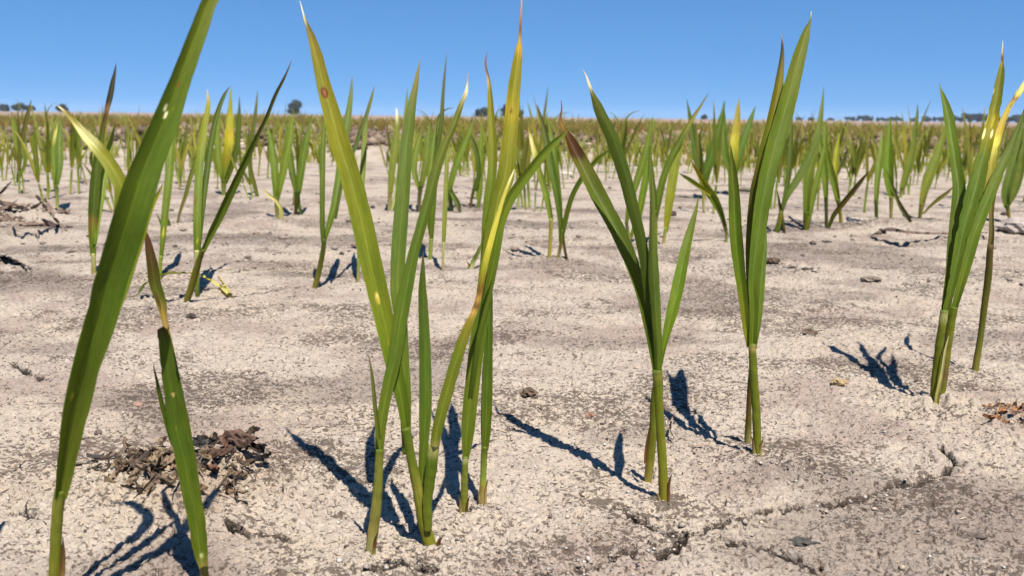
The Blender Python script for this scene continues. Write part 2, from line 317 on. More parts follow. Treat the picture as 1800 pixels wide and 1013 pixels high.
def tube_geom(C, hw, view, colors, ns=12, flat=.85, seed=0, rough=.0):
    n = len(C); T = np.gradient(C, axis=0); T /= np.linalg.norm(T, axis=1)[:, None]+1e-12
    S = np.cross(T, view); S /= np.linalg.norm(S, axis=1)[:, None]+1e-12; Nn = np.cross(S, T); s = np.linspace(0, 1, n)
    ang = np.linspace(0, 2*math.pi, ns, endpoint=False)
    rad = hw[:, None]*(1+rough*perlin(s[:, None]*14+seed, ang[None, :]*.8, seed))
    # a shallow groove where the outer sheath overlaps the inner one
    rad = rad*(1-.10*np.exp(-((ang[None, :]-1.2-.5*s[:, None])/.22)**2))
    P = C[:, None, :] + S[:, None, :]*(np.cos(ang)[None, :]*rad)[..., None] + Nn[:, None, :]*(np.sin(ang)[None, :]*rad*flat)[..., None]
    c = np.repeat(colors[:, None, :], ns, 1)*(1+.14*fbm(s[:, None]*4+seed, ang[None, :]*.5, 2, 3, seed)[..., None])
    Ln = np.r_[0, np.cumsum(np.linalg.norm(np.diff(C, axis=0), axis=1))]
    uv = np.stack([np.repeat((ang/math.pi-1)[None, :]*.9+.15, n, 0), np.repeat(Ln[:, None], ns, 1)], -1)
    I = np.arange(n-1)[:, None]; J = np.arange(ns)[None, :]; jn_ = (J+1) % ns
    F = np.stack([I*ns+J, I*ns+jn_, (I+1)*ns+jn_, (I+1)*ns+J], -1).reshape(-1, 4).tolist()
    F.append(list(range((n-1)*ns, n*ns))); F.append(list(range(ns))[::-1])
    return P.reshape(-1, 3), F, np.clip(c, .004, .9).reshape(-1, 3), uv.reshape(-1, 2)
def trace(pts, Y0, dz, n, horiz=True, pw=1.4):
    """Pixel trace (x, y, width) -> 3D centres, half widths, facing."""
    s, o = crom([list(p[:2])+[p[2]] for p in pts], n)
    wd = np.maximum(np.interp(s, *(lambda q: (q[0], q[1]))(((lambda P: (np.r_[0, np.cumsum(np.linalg.norm(np.diff(P[:, :2], axis=0), axis=1))]/np.sum(np.linalg.norm(np.diff(P[:, :2], axis=0), axis=1)), P[:, 2]))(np.asarray(pts, float))))), .3)
    wd = .5*wd + .5*np.maximum(o[:, 2], .3)
    if horiz:
        dx = np.gradient(o[:, 0]); dy = np.gradient(o[:, 1]); wd = wd*np.abs(dy)/np.hypot(dx, dy)
        wd = np.maximum(wd, .3)
    Y = Y0 + (np.interp(s, [q[0] for q in dz], [q[1] for q in dz]) if isinstance(dz, list) else dz[0] + (dz[1]-dz[0])*s**pw)
    if isinstance(dz, list): Y = np.convolve(np.pad(Y, 8, 'edge'), np.ones(17)/17, 'valid')
    C = np.stack([at_depth(x, y, q) for (x, y), q in zip(o[:, :2], Y)])
    dep = (C-CP) @ FW; view = (CP-C)/np.linalg.norm(CP-C, axis=1)[:, None]
    return s, C, wd/2*dep/FPX, view
GROUP = 'seedlings standing on the dried silt'
def traced_seedling(label, base, parts, cat='seedling', group=GROUP, name='seedling', n=70, nu=8, horiz=True):
    b = px_ground(*base); b[2] = float(gz(b[0], b[1])[0]); Y0 = b[1]
    root = empty(name, b, label, cat, group)
    for q, (kind, pts, o) in enumerate(parts):
        o = dict(o); dz = o.pop('dz', (0, 0)); cs = o.pop('col', G); lab = o.pop('label', None); nm = o.pop('name', kind); hz = o.pop('horiz', horiz); pw = o.pop('pw', 1.4)
        nn = o.pop('n', n if kind == 'leaf' else max(10, n//2))
        s, C, hw, vw = trace(pts, Y0, dz, nn, hz, pw)
        cl = ramp(cs, s); sd_ = int(abs(base[0]))+q*13
        if kind == 'leaf':
            ro = o.get('roll', 0.); hw = hw/max(.35, math.cos(ro)); 
            o.setdefault('ragged', .07); o.setdefault('wav', .12)
            P, F, c, uv = leaf_geom(C, hw, vw, cl, nu=o.pop('nu', nu), seed=sd_, **o)
        else:
            if o.pop('grounded', True): C[0] = C[0]*1; C = np.vstack([C[0]-[0, 0, .004], C]); hw = np.r_[hw[0], hw]; vw = np.vstack([vw[:1], vw]); cl = np.vstack([cl[:1], cl])
            P, F, c, uv = tube_geom(C, hw, vw, cl, seed=sd_, rough=.10, **o)
        ob = mesh_obj(nm, P, F, M_LEAF, root, c, uv, True, b)
        if lab: ob['label'] = lab
    if n >= 60:
        wj = parts[0][1][0][2]; xb = parts[0][1][0][0]; yb = parts[0][1][0][1]; rj = random.Random(int(base[0]))
        for sgn in ((1,) if rj.random() < .5 else (1, -1)):
            hgt = rj.uniform(22, 60); pts = [(xb+sgn*wj*.38, yb, wj*.42), (xb+sgn*wj*.46, yb-hgt*.4, wj*.4), (xb+sgn*wj*.60, yb-hgt*.8, wj*.22), (xb+sgn*wj*.85, yb-hgt, .6)]
            s_, C, hw, vw = trace(pts, Y0, (-.0015, -.003), 14, False)
            P, F, c, uv = leaf_geom(C, hw, vw, ramp([(0, rj.choice([TAN, SW, (.12, .08, .05)])), (.5, rj.choice([TAN, BR, (.2, .15, .09)])), (1, DB)], s_), keel=-.9, curl0=-.9, nu=5, seed=int(xb), ragged=.3)
            mesh_obj('dry_sheath', P, F, M_LEAF, root, c, uv, True, b)
        HERO.append(b)
    return root
HERO = []
# ------------------------------------------------------------------ the large seedlings in front
L_, S_ = 'leaf', 'stem'
# 1: wide blade that leans across the left of the frame
traced_seedling('very wide green leaf blade leaning right across the left edge, nearest seedling', (93, 1112), [
 (S_, [(92, 1118, 23), (94, 1075, 21), (96, 1013, 20), (98, 960, 19), (100.5, 911, 18.5), (104.5, 872, 20), (106, 862, 19)], dict(col=[(0, (0.1872, 0.162, 0.0294)), (.6, (0.1326, 0.15, 0.021)), (.93, (0.156, 0.168, 0.0336)), (1, G)])),
 (L_, [(104.5, 874.0, 19.8), (110.0, 837.0, 26.7), (115.5, 800.0, 31.5), (125.0, 750.0, 36.3), (136.0, 697.0, 41.1), (147.0, 648.0, 43.5), (162.0, 599.0, 46.9), (177.0, 549.0, 51.1), (189.0, 500.0, 53.9), (206.0, 447.0, 55.3), (221.0, 398.0, 57.4), (236.0, 349.0, 56.1), (253.0, 299.0, 51.5), (273.0, 250.0, 46.4), (294.0, 197.0, 42.0), (312.0, 148.0, 35.7), (330.0, 99.0, 31.8), (349.0, 49.0, 28.9), (368.0, 0.0, 25.2), (396.0, -48.0, 27.0), (432.0, -88.0, 25.0), (478.0, -118.0, 20.0), (525.0, -140.0, 12.0), (575.0, -152.0, 1.0)],
  dict(dz=[(0, 0), (.2, -.006), (.45, -.008), (.72, .004), (1, .022)], horiz=False, col=[(0, (0.1014, 0.126, 0.0168)), (.3, (0.0663, 0.105, 0.0118)), (.6, (0.0663, 0.108, 0.0126)), (.8, (0.1014, 0.126, 0.0147)), (1, GY)], keel=.42, roll=-.34, nu=18, n=200, spots=[(.155, -.45, .006, .12, YL), (.60, -.30, .005, .12, WH), (.592, -.05, .006, .12, WH), (.64, .05, .004, .12, BR), (.605, .3, .003, .07, GY)])),
 (L_, [(108, 860, 10), (135, 740, 14), (170, 640, 18), (196, 560, 24), (216, 500, 28), (230, 460, 26), (244, 423, 22), (256, 386, 18), (267, 361, 13), (281, 336, 5), (287, 322, 1)], dict(dz=(.003, .012), col=[(0, GD), (.6, (0.1014, 0.144, 0.0168)), (1, GY)], keel=.5, roll=.25)),
 (L_, [(105, 850, 9), (118, 730, 16), (150, 600, 22), (192, 470, 26), (214, 380, 28), (214, 330, 27), (207, 314, 26), (190, 284, 24), (166, 254, 21), (146, 233, 15), (127, 210, 9), (112, 194, 5), (102, 186, 1)],
  dict(horiz=False, dz=(.005, .018), col=[(0, G), (.55, (.10, .13, .016)), (.76, (.13, .15, .018)), (.85, (.17, .18, .03)), (.875, (.42, .42, .24)), (.92, (.46, .44, .26)), (.945, (.22, .20, .06)), (.985, (.20, .16, .05)), (1, WH)], keel=.3, label='yellowing side leaf with a bleached pointed tip')),
 (L_, [(108, 1040, 9), (110, 1000, 9), (111, 970, 7), (110.5, 944, 1)], dict(name='dry_sheath', dz=(-.002, -.002), col=[(0, (0.3024, 0.231, 0.132)), (.4, (0.144, 0.084, 0.0396)), (1, DB)], keel=.6, label='shrivelled brown outer sheath'))], n=110, nu=12)
traced_seedling('seedling just outside the left edge, its shadow in the bottom left corner', (-205, 1105), [
 (S_, [(-205, 1110, 20), (-200, 1040, 20), (-195, 960, 20)], dict(col=ST)),
 (L_, [(-195, 970, 22), (-180, 780, 36), (-160, 560, 46), (-146, 380, 38), (-136, 270, 18), (-132, 206, 1)], dict(dz=(0, .005), col=G, keel=.4))], n=50)
# 2: blunt broken leaf right of it
traced_seedling('narrow seedling with one bluntly broken leaf beside the dark residue clump', (360, 1040), [
 (S_, [(360, 1045, 13), (359, 1013, 14), (357, 990, 16), (352, 978, 17)], dict(col=[(0, ST), (.5, (0.234, 0.198, 0.0504)), (.8, (0.3276, 0.264, 0.105)), (1, G)])),
 (L_, [(357, 996, 15), (351, 965, 25), (343, 906, 30), (332, 854, 31), (322, 802, 31), (309, 750, 30), (302, 697, 27), (295, 648, 25), (289, 600, 22), (284, 582, 19), (281, 577, 14)],
  dict(dz=(-.003, -.006), col=[(0, (0.195, 0.18, 0.0504)), (.06, (0.0936, 0.126, 0.0147)), (.5, (0.0585, 0.099, 0.0118)), (.93, (0.0546, 0.084, 0.0126)), (1, DB)], keel=.45, roll=-.15, nu=14, n=120, spots=[(.045, .1, .012, .35, SW), (.72, .2, .008, .25, (0.351, 0.3, 0.126), DB), (.58, 0, .004, .1, GY)], ragged=.15, label='blunt lower leaf torn off square')),
 (L_, [(356, 985, 12), (350, 930, 20), (341, 870, 22), (331, 800, 22), (318, 725, 20), (306, 660, 17), (297, 610, 14), (292, 579, 11), (288, 557, 12), (284, 537, 17), (278, 517, 20), (272, 500, 21), (267, 465, 19), (262, 438, 14), (259, 420, 9), (257, 408, 2)],
  dict(dz=(0, .012), col=[(0, G), (.55, GD), (.66, (0.0936, 0.09, 0.0168)), (.69, (0.2448, 0.175, 0.0858)), (.74, (0.216, 0.154, 0.0528)), (.80, (0.0546, 0.072, 0.0084)), (.90, (0.0429, 0.036, 0.0076)), (.96, DB), (1, DB)], keel=.5, roll=-.15, nu=12, spots=[(.79, -.4, .03, .3, (0.0576, 0.035, 0.0132))], label='upper leaf with a dark scorched tip')),
 (L_, [(312, 800, 6), (300, 768, 8), (290, 734, 8), (282.7, 702, 8), (276.5, 673, 5.5), (271, 648, 2.5), (270, 638, .8)], dict(dz=(-.004, -.008), col=[(0, G), (.8, GD), (1, (0.144, 0.119, 0.0594))], keel=.7))], n=90, nu=12)
# 3: two crossing seedlings in the centre-left
traced_seedling('pale based seedling crossing in front of its neighbour, long leaf with frayed tip', (650, 981), [
 (S_, [(650, 984, 17), (655, 940, 18.5), (660.5, 898, 19), (664.5, 850, 16), (667, 799, 14), (667.6, 790, 14.5)], dict(col=[(0, (0.3024, 0.294, 0.1782)), (.25, (0.234, 0.204, 0.0756)), (.6, (0.156, 0.168, 0.0378)), (.93, (0.1716, 0.18, 0.042)), (1, G)])),
 (L_, [(667, 802, 14), (670, 750, 19), (676, 710, 20), (684, 673, 22), (695, 623, 25), (702, 574, 27), (708, 537, 27), (716, 500, 24), (727, 447, 20), (740.6, 398, 19), (754, 349, 19), (767, 299, 18.5), (782, 255, 16), (798, 220, 13), (811, 183, 10), (819, 164, 7), (822, 145, 2.5), (823, 127, .6)],
  dict(dz=(0, .045), col=[(0, (0.1014, 0.132, 0.0168)), (.3, (0.0663, 0.105, 0.0126)), (.65, (0.0585, 0.09, 0.0126)), (.90, (0.1014, 0.108, 0.021)), (.93, (0.288, 0.231, 0.1452)), (.96, WH), (.975, (0.216, 0.112, 0.0924)), (1, TAN)], keel=-.5, roll=-.05, nu=14, n=130)),
 (L_, [(666, 772, 7), (663, 747, 8), (660, 722, 8), (656.5, 685, 7), (653, 653, 5), (650, 636, 2.5), (648, 624, .7)], dict(dz=(-.002, -.004), col=[(0, G), (1, (0.144, 0.14, 0.066))], keel=.6))], n=90, nu=10)
traced_seedling('five leaved seedling with round brown ring spot on its widest leaf', (757, 970), [
 (S_, [(759, 973, 23), (753, 948, 23), (746, 923, 22.5), (741, 898, 21), (737, 873, 20), (726.5, 824, 17), (717, 775, 16), (713.5, 752, 16)], dict(col=[(0, (0.1716, 0.168, 0.0252)), (.3, (0.156, 0.168, 0.021)), (.5, (0.1872, 0.18, 0.0378)), (.7, (0.117, 0.144, 0.0189)), (1, G)])),
 (L_, [(714, 756, 16), (708, 716, 20), (701, 680, 25), (693, 648, 29), (683, 602, 32), (672, 549, 36), (660, 500, 38), (648, 447, 38.5), (637.6, 398, 38.5), (625.5, 349, 39), (611.5, 299, 37.5), (596, 250, 36), (582, 197, 31), (568, 148, 25.5), (557, 99, 20), (546, 62, 13), (536, 34, 4.5), (531, 16, 2), (527, 2, .5)],
  dict(dz=(.003, .040), col=[(0, G), (.14, (0.078, 0.12, 0.0118)), (.27, (0.1131, 0.141, 0.0126)), (.40, (0.1014, 0.129, 0.0105)), (.7, (0.1326, 0.141, 0.0118)), (.9, (0.156, 0.132, 0.021)), (.945, (0.1008, 0.084, 0.033)), (.96, (0.36, 0.329, 0.264)), (1, WH)], keel=.36, roll=-.12, nu=22, n=240,
       spots=[(.785, -.15, .0105, .36, (.130, .045, .018), (0.0792, 0.0245, 0.0079)), (.785, -.1, .0035, .14, (.17, .075, .045)), (.305, -.15, .016, .22, (0.3276, 0.264, 0.0504)), (.31, -.12, .006, .09, (0.4464, 0.42, 0.198)), (.2, 0, .01, .1, GY)], label='widest leaf, yellow green with a brown ring spot')),
 (L_, [(716, 800, 14), (714.5, 750, 18), (713, 700, 22), (710, 640, 21), (706, 570, 22), (700, 520, 25), (699, 500, 25), (701, 447, 26), (704.5, 398, 26), (708, 349, 25.5), (712, 299, 24), (715.5, 250, 22), (718, 233, 21), (724.7, 183, 15.5), (730, 155, 11), (733.5, 134, 7), (736, 118, 3.5), (738, 104, .7)],
  dict(dz=(.006, .050), col=[(0, G), (.5, (0.0663, 0.105, 0.0189)), (.85, (0.0741, 0.108, 0.0231)), (1, (0.1716, 0.156, 0.0756))], keel=-.30, roll=-.2, nu=14, n=130, label='straight upright middle leaf')),
 (S_, [(752, 935, 13), (752, 905, 17), (751, 886, 17), (755, 849, 19), (759, 815, 21), (762, 790, 20), (764, 780, 18)], dict(name='side_shoot', grounded=False, dz=(-.002, -.002), col=[(0, (0.1248, 0.144, 0.021)), (.8, (0.078, 0.12, 0.0126)), (.96, (0.3024, 0.294, 0.132)), (1, SW)], flat=.6)),
 (L_, [(742, 880, 10), (742, 840, 14), (745, 780, 17), (747.5, 727, 22), (748, 678, 22.5), (747, 629, 21), (745.5, 579, 19), (743.5, 530, 16.5), (742.5, 510, 14), (743, 485, 10), (743.5, 460, 5), (744, 440, .8)], dict(dz=(.001, .015), col=[(0, G), (.5, (0.0585, 0.099, 0.0147)), (.92, GD), (1, (0.0648, 0.056, 0.0198))], keel=-.35, nu=12)),
 (L_, [(763, 786, 17), (769, 752, 20), (781.5, 703, 22), (796, 653, 22), (811, 604, 20.5), (822, 575, 17), (829, 558, 13), (835, 545, 12), (843, 515, 10), (851, 470, 11), (861, 430, 11), (872, 390, 9), (884, 350, 7), (895, 320, 5), (904, 298, 1)],
  dict(dz=(-.004, .018), col=[(0, (0.2592, 0.238, 0.0924)), (.03, (0.117, 0.138, 0.0189)), (.35, (0.0936, 0.12, 0.0147)), (.45, (0.1716, 0.144, 0.021)), (.49, (0.3744, 0.252, 0.0858)), (.505, (0.072, 0.0315, 0.0132)), (.535, (0.324, 0.21, 0.066)), (.56, (0.1152, 0.049, 0.0132)), (.64, (0.216, 0.21, 0.0198)), (.72, (0.396, 0.364, 0.0594)), (.93, (0.3744, 0.35, 0.0924)), (1, WH)], keel=-.45, roll=.1, nu=12, n=120, label='leaf creased brown halfway up, yellow beyond'))], n=90, nu=12)
traced_seedling('tall seedling whose thick upper leaf ends in an orange and brown tip', (815, 902), [
 (S_, [(815, 905, 13), (816, 875, 13), (816.6, 849, 12.5), (817.5, 820, 11), (818, 802, 11)], dict(col=[(0, (0.156, 0.162, 0.0294)), (.85, (0.1326, 0.156, 0.0294)), (.96, SW), (1, G)])),
 (L_, [(818, 805, 11), (819.5, 785, 17), (821.5, 752, 24), (826, 703, 26), (832, 653, 26), (838, 604, 27), (845, 555, 27), (850, 520, 28), (856, 475, 29), (863, 430, 30), (869, 385, 31), (877, 345, 32), (887.5, 310, 31), (894, 257, 27), (898.6, 208, 25.5), (902.7, 159, 23), (909, 109, 17), (911.6, 88, 12), (913, 74, 6), (915, 40, 4), (917, 0, 2.5), (918, -25, .8)],
  dict(dz=(0, .055), col=[(0, (0.1014, 0.132, 0.0168)), (.3, (0.0663, 0.105, 0.0126)), (.5, (0.0936, 0.12, 0.0147)), (.62, (0.1248, 0.138, 0.0168)), (.70, (0.1638, 0.156, 0.0168)), (.74, (0.2652, 0.21, 0.0252)), (.79, (0.1482, 0.15, 0.0168)), (.845, (0.1716, 0.156, 0.021)), (.868, (0.36, 0.252, 0.0396)), (.885, (0.3312, 0.189, 0.033)), (.90, (0.1008, 0.035, 0.0132)), (.915, (0.1584, 0.084, 0.0594)), (.94, (0.2448, 0.168, 0.132)), (1, (0.36, 0.294, 0.264))], keel=.42, roll=-.15, nu=16, n=170, spots=[(.735, -.1, .006, .2, BR), (.59, .5, .05, .12, (0.156, 0.144, 0.0126))], label='thick upper leaf with orange collar below the dead tip')),
 (L_, [(822, 770, 10), (828, 700, 18), (838, 630, 20), (845, 560, 19), (850, 500, 16), (853, 450, 15), (855, 400, 15), (859, 349, 16), (865, 310, 16.5), (866.6, 257, 15.5), (864, 208, 13), (861, 159, 8), (859, 141, 6), (854, 118, 4), (853.5, 106, 3), (857, 90, .7)],
  dict(dz=(.004, .045), col=[(0, GD), (.4, GD), (.55, G), (.8, (0.1326, 0.15, 0.021)), (.90, (0.1716, 0.156, 0.0294)), (.925, (0.396, 0.315, 0.198)), (.935, PU), (1, PU)], keel=.5, roll=.2, nu=10, label='slim leaf with a hooked purple brown tip')),
 (L_, [(826, 700, 8), (838, 620, 10), (850, 550, 13), (860, 500, 15), (869, 450, 17), (878, 400, 16), (886, 374, 16), (897, 349, 17), (914, 323, 18), (934, 297, 17), (956, 270, 15), (975, 250, 11), (990, 237, 6), (999, 226, 1)], dict(horiz=False, dz=(.003, .012), col=[(0, GD), (.4, G), (.6, (.095, .135, .014)), (.9, (.095, .135, .016)), (1, (.12, .16, .025))], keel=.35, roll=-.25, nu=12, label='leaf bending out to the right'))], n=100, nu=12)
traced_seedling('slim seedling with a straw coloured foot behind the tall orange tipped one', (848, 890), [
 (S_, [(848, 893, 12), (848.5, 870, 13), (849.5, 840, 11), (851, 800, 11), (852, 785, 12)], dict(col=[(0, (0.324, 0.28, 0.165)), (.3, (0.2496, 0.198, 0.063)), (.5, ST), (1, G)])),
 (L_, [(852, 790, 12), (854, 760, 16), (855, 727, 18.5), (856, 678, 19), (857.5, 629, 16), (859.5, 579, 13), (861, 530, 10), (863, 490, 6), (865, 455, .8)], dict(dz=(0, .012), col=[(0, G), (.5, (0.0546, 0.093, 0.0126)), (1, GD)], keel=.6, roll=-.1)),
 (L_, [(850, 800, 7), (851, 740, 12), (852, 690, 12), (853, 640, 9), (856, 590, 3), (858, 570, .8)], dict(dz=(.002, .006), col=GD, keel=.6))], n=60)
# 4: three leaves fanned from one stem, brown tip and white tip
traced_seedling('fan shaped seedling, left leaf browned at its tip, middle leaf tipped white', (1166, 888), [
 (S_, [(1167, 891, 17), (1166, 850, 16.5), (1163, 788, 16), (1160, 735, 15), (1158, 700, 15.5), (1156, 662, 18), (1155.5, 650, 18)], dict(col=[(0, (0.1872, 0.168, 0.0252)), (.4, (0.156, 0.168, 0.0189)), (.9, (0.117, 0.15, 0.0168)), (.96, (0.2028, 0.204, 0.0504)), (1, G)])),
 (L_, [(1153, 662, 12), (1147, 622, 15), (1138, 573, 18), (1128, 523, 21), (1112, 474, 25), (1092, 425, 29), (1076, 393, 31), (1056, 357, 33), (1041, 328, 31), (1026, 298, 29), (1011, 268, 25), (1000, 244, 16), (990, 226, 8), (985, 209, 4.5), (987, 192, 3), (986, 176, .8)],
  dict(dz=(.001, .050), col=[(0, (.045, .072, .009)), (.3, (.045, .068, .008)), (.6, (.058, .085, .009)), (.76, (.070, .078, .012)), (.782, (.060, .060, .010)), (.795, (.040, .017, .003)), (.87, (.045, .018, .003)), (.90, (.13, .075, .02)), (.92, (.16, .10, .03)), (.935, (.07, .035, .015)), (.97, (.12, .07, .03)), (1, (.06, .035, .03))], keel=.5, roll=-.42, nu=16, n=150, ragged=.12, spots=[(.50, -.1, .004, .08, (0.156, 0.15, 0.0504))], label='left leaf with a withered brown tip')),
 (L_, [(1155, 650, 9), (1150, 600, 14), (1146, 549, 17), (1140, 499, 18), (1133.6, 449, 19), (1126, 410, 19.5), (1112.5, 357, 22), (1097, 298, 23.5), (1077, 240, 23.5), (1062, 209, 22), (1051, 184, 18), (1045, 171, 11), (1040, 160, 7), (1034, 143, 4), (1029, 130, 2), (1024.5, 122, .6)],
  dict(dz=(.004, .012), col=[(0, GD), (.4, (0.039, 0.06, 0.0076)), (.8, (0.0468, 0.069, 0.0092)), (.925, (0.078, 0.084, 0.021)), (.94, (0.576, 0.546, 0.4752)), (.98, (0.576, 0.546, 0.4752)), (1, (0.36, 0.315, 0.198))], keel=-.48, roll=-.40, nu=16, n=130, label='middle leaf with a bleached white tip')),
 (L_, [(1156, 660, 12), (1157, 620, 15), (1155, 580, 16), (1152, 530, 18.5), (1149, 480, 19), (1148, 430, 15), (1147, 395, 11), (1147, 350, 9), (1146, 320, 4), (1146, 305, .8)], dict(dz=(-.001, .008), col=[(0, G), (.5, (0.0663, 0.096, 0.0189)), (1, (0.0936, 0.114, 0.0294))], keel=-.5, nu=12)),
 (L_, [(1159, 655, 6), (1163, 630, 8), (1168, 605, 10), (1174, 578, 16), (1182, 548, 21), (1193, 499, 22), (1203, 449, 19), (1211, 415, 15), (1220, 382, 9), (1225, 362, 4), (1228, 344, .7)], dict(dz=(-.001, .030), col=[(0, (0.078, 0.12, 0.0084)), (.5, (0.078, 0.126, 0.0092)), (1, (0.0702, 0.09, 0.0126))], keel=.35, roll=.1, nu=12, label='short bright right leaf'))], n=90, nu=12)
traced_seedling('stubby yellow green shoot tucked behind the fan shaped seedling', (1138, 849), [
 (S_, [(1138, 852, 13), (1141, 825, 14.5), (1144, 800, 15), (1147, 770, 14), (1147.5, 745, 12), (1148, 702, 9), (1151, 672, 5), (1152, 655, 2)], dict(dz=(0, -.008), col=[(0, (0.2652, 0.216, 0.0672)), (.3, (0.1716, 0.18, 0.0252)), (.7, (0.1248, 0.15, 0.0189)), (1, G)], flat=.7)),
 (L_, [(1134, 815, 5), (1136, 790, 6), (1139, 768, 4), (1143, 744, .8)], dict(name='dry_sheath', dz=(-.004, -.004), col=[(0, (0.144, 0.077, 0.0396)), (1, DB)], keel=.6, label='black brown strip of dead sheath'))], n=50)
# 5: broad blade rising to the upper right
traced_seedling('seedling with broad blade rising highest in the right half', (1331, 807), [
 (S_, [(1331, 810, 13.5), (1331, 780, 14), (1329, 721, 15), (1326, 680, 14.5), (1324, 650, 14.5), (1322.5, 612, 13.5), (1322.5, 604, 13.5)], dict(col=[(0, (0.156, 0.162, 0.0189)), (.5, (0.117, 0.144, 0.0168)), (.92, (0.117, 0.15, 0.0189)), (.96, (0.39, 0.312, 0.126)), (1, G)])),
 (L_, [(1322.5, 612, 13), (1324, 563, 13.5), (1324, 532, 14), (1322.5, 500, 15), (1328, 447, 21), (1334, 398, 25.5), (1341, 349, 28), (1351, 299, 30), (1365, 245, 32), (1379, 197, 31), (1392, 148, 28), (1404.5, 99, 23), (1412, 74, 18.5), (1419, 50, 10), (1424, 38, 4), (1426, 20, .7)],
  dict(dz=(0, .055), col=[(0, G), (.4, (0.0585, 0.096, 0.0092)), (.75, (0.078, 0.108, 0.0105)), (.95, (0.0936, 0.108, 0.0147)), (.985, (0.0864, 0.084, 0.0396)), (1, WH)], keel=.34, roll=-.16, nu=16, n=150, label='broad main blade')),
 (L_, [(1319, 600, 9), (1318, 560, 11), (1317, 500, 11), (1316, 440, 12), (1320, 373, 13), (1327, 324, 14), (1334, 299, 16), (1345, 255, 19), (1357, 210, 20), (1366, 165, 18), (1371.5, 125, 12), (1374.5, 99, 8), (1375, 80, 4), (1374, 60, .7)],
  dict(dz=(.006, .055), col=[(0, GD), (.5, (0.0546, 0.054, 0.0084)), (.62, (0.078, 0.096, 0.0084)), (.84, (0.117, 0.108, 0.0084)), (.9, (0.0864, 0.077, 0.0198)), (.97, (0.0288, 0.028, 0.0132)), (1, TAN)], keel=-.5, roll=.2, nu=12, label='narrow rear leaf with a blackened tip')),
 (L_, [(1316, 610, 8), (1311, 575, 12), (1306, 530, 16), (1302, 495, 18), (1296, 447, 22), (1292, 398, 22), (1290, 349, 20), (1287.5, 305, 15), (1286, 280, 7), (1284, 255, .8)], dict(dz=(.001, .028), col=[(0, (0.1248, 0.132, 0.0168)), (.4, (0.0624, 0.102, 0.0084)), (1, (0.0546, 0.072, 0.0084))], keel=.75, roll=-.1, nu=14, n=110, label='left leaf folded down its midrib')),
 (L_, [(1328, 605, 6), (1331, 585, 8), (1334, 550, 12), (1336, 510, 16), (1339, 475, 14), (1343, 440, 10), (1345, 415, 6), (1346, 388, .8)], dict(dz=(.002, .022), col=[(0, G), (1, (0.0546, 0.09, 0.0168))], keel=-.4))], n=90, nu=12)
traced_seedling('thin browning shoot leaning on the broad bladed seedling at its foot', (1314, 781), [
 (S_, [(1314, 784, 12), (1315, 760, 11.5), (1316, 730, 10), (1316.5, 700, 8), (1317.5, 670, 6), (1319, 640, 3)], dict(dz=(0, -.01), col=[(0, (0.3024, 0.28, 0.1584)), (.25, (0.156, 0.144, 0.0294)), (.5, (0.1584, 0.098, 0.033)), (.8, (0.078, 0.072, 0.0126)), (1, GD)], flat=.7))], n=40)
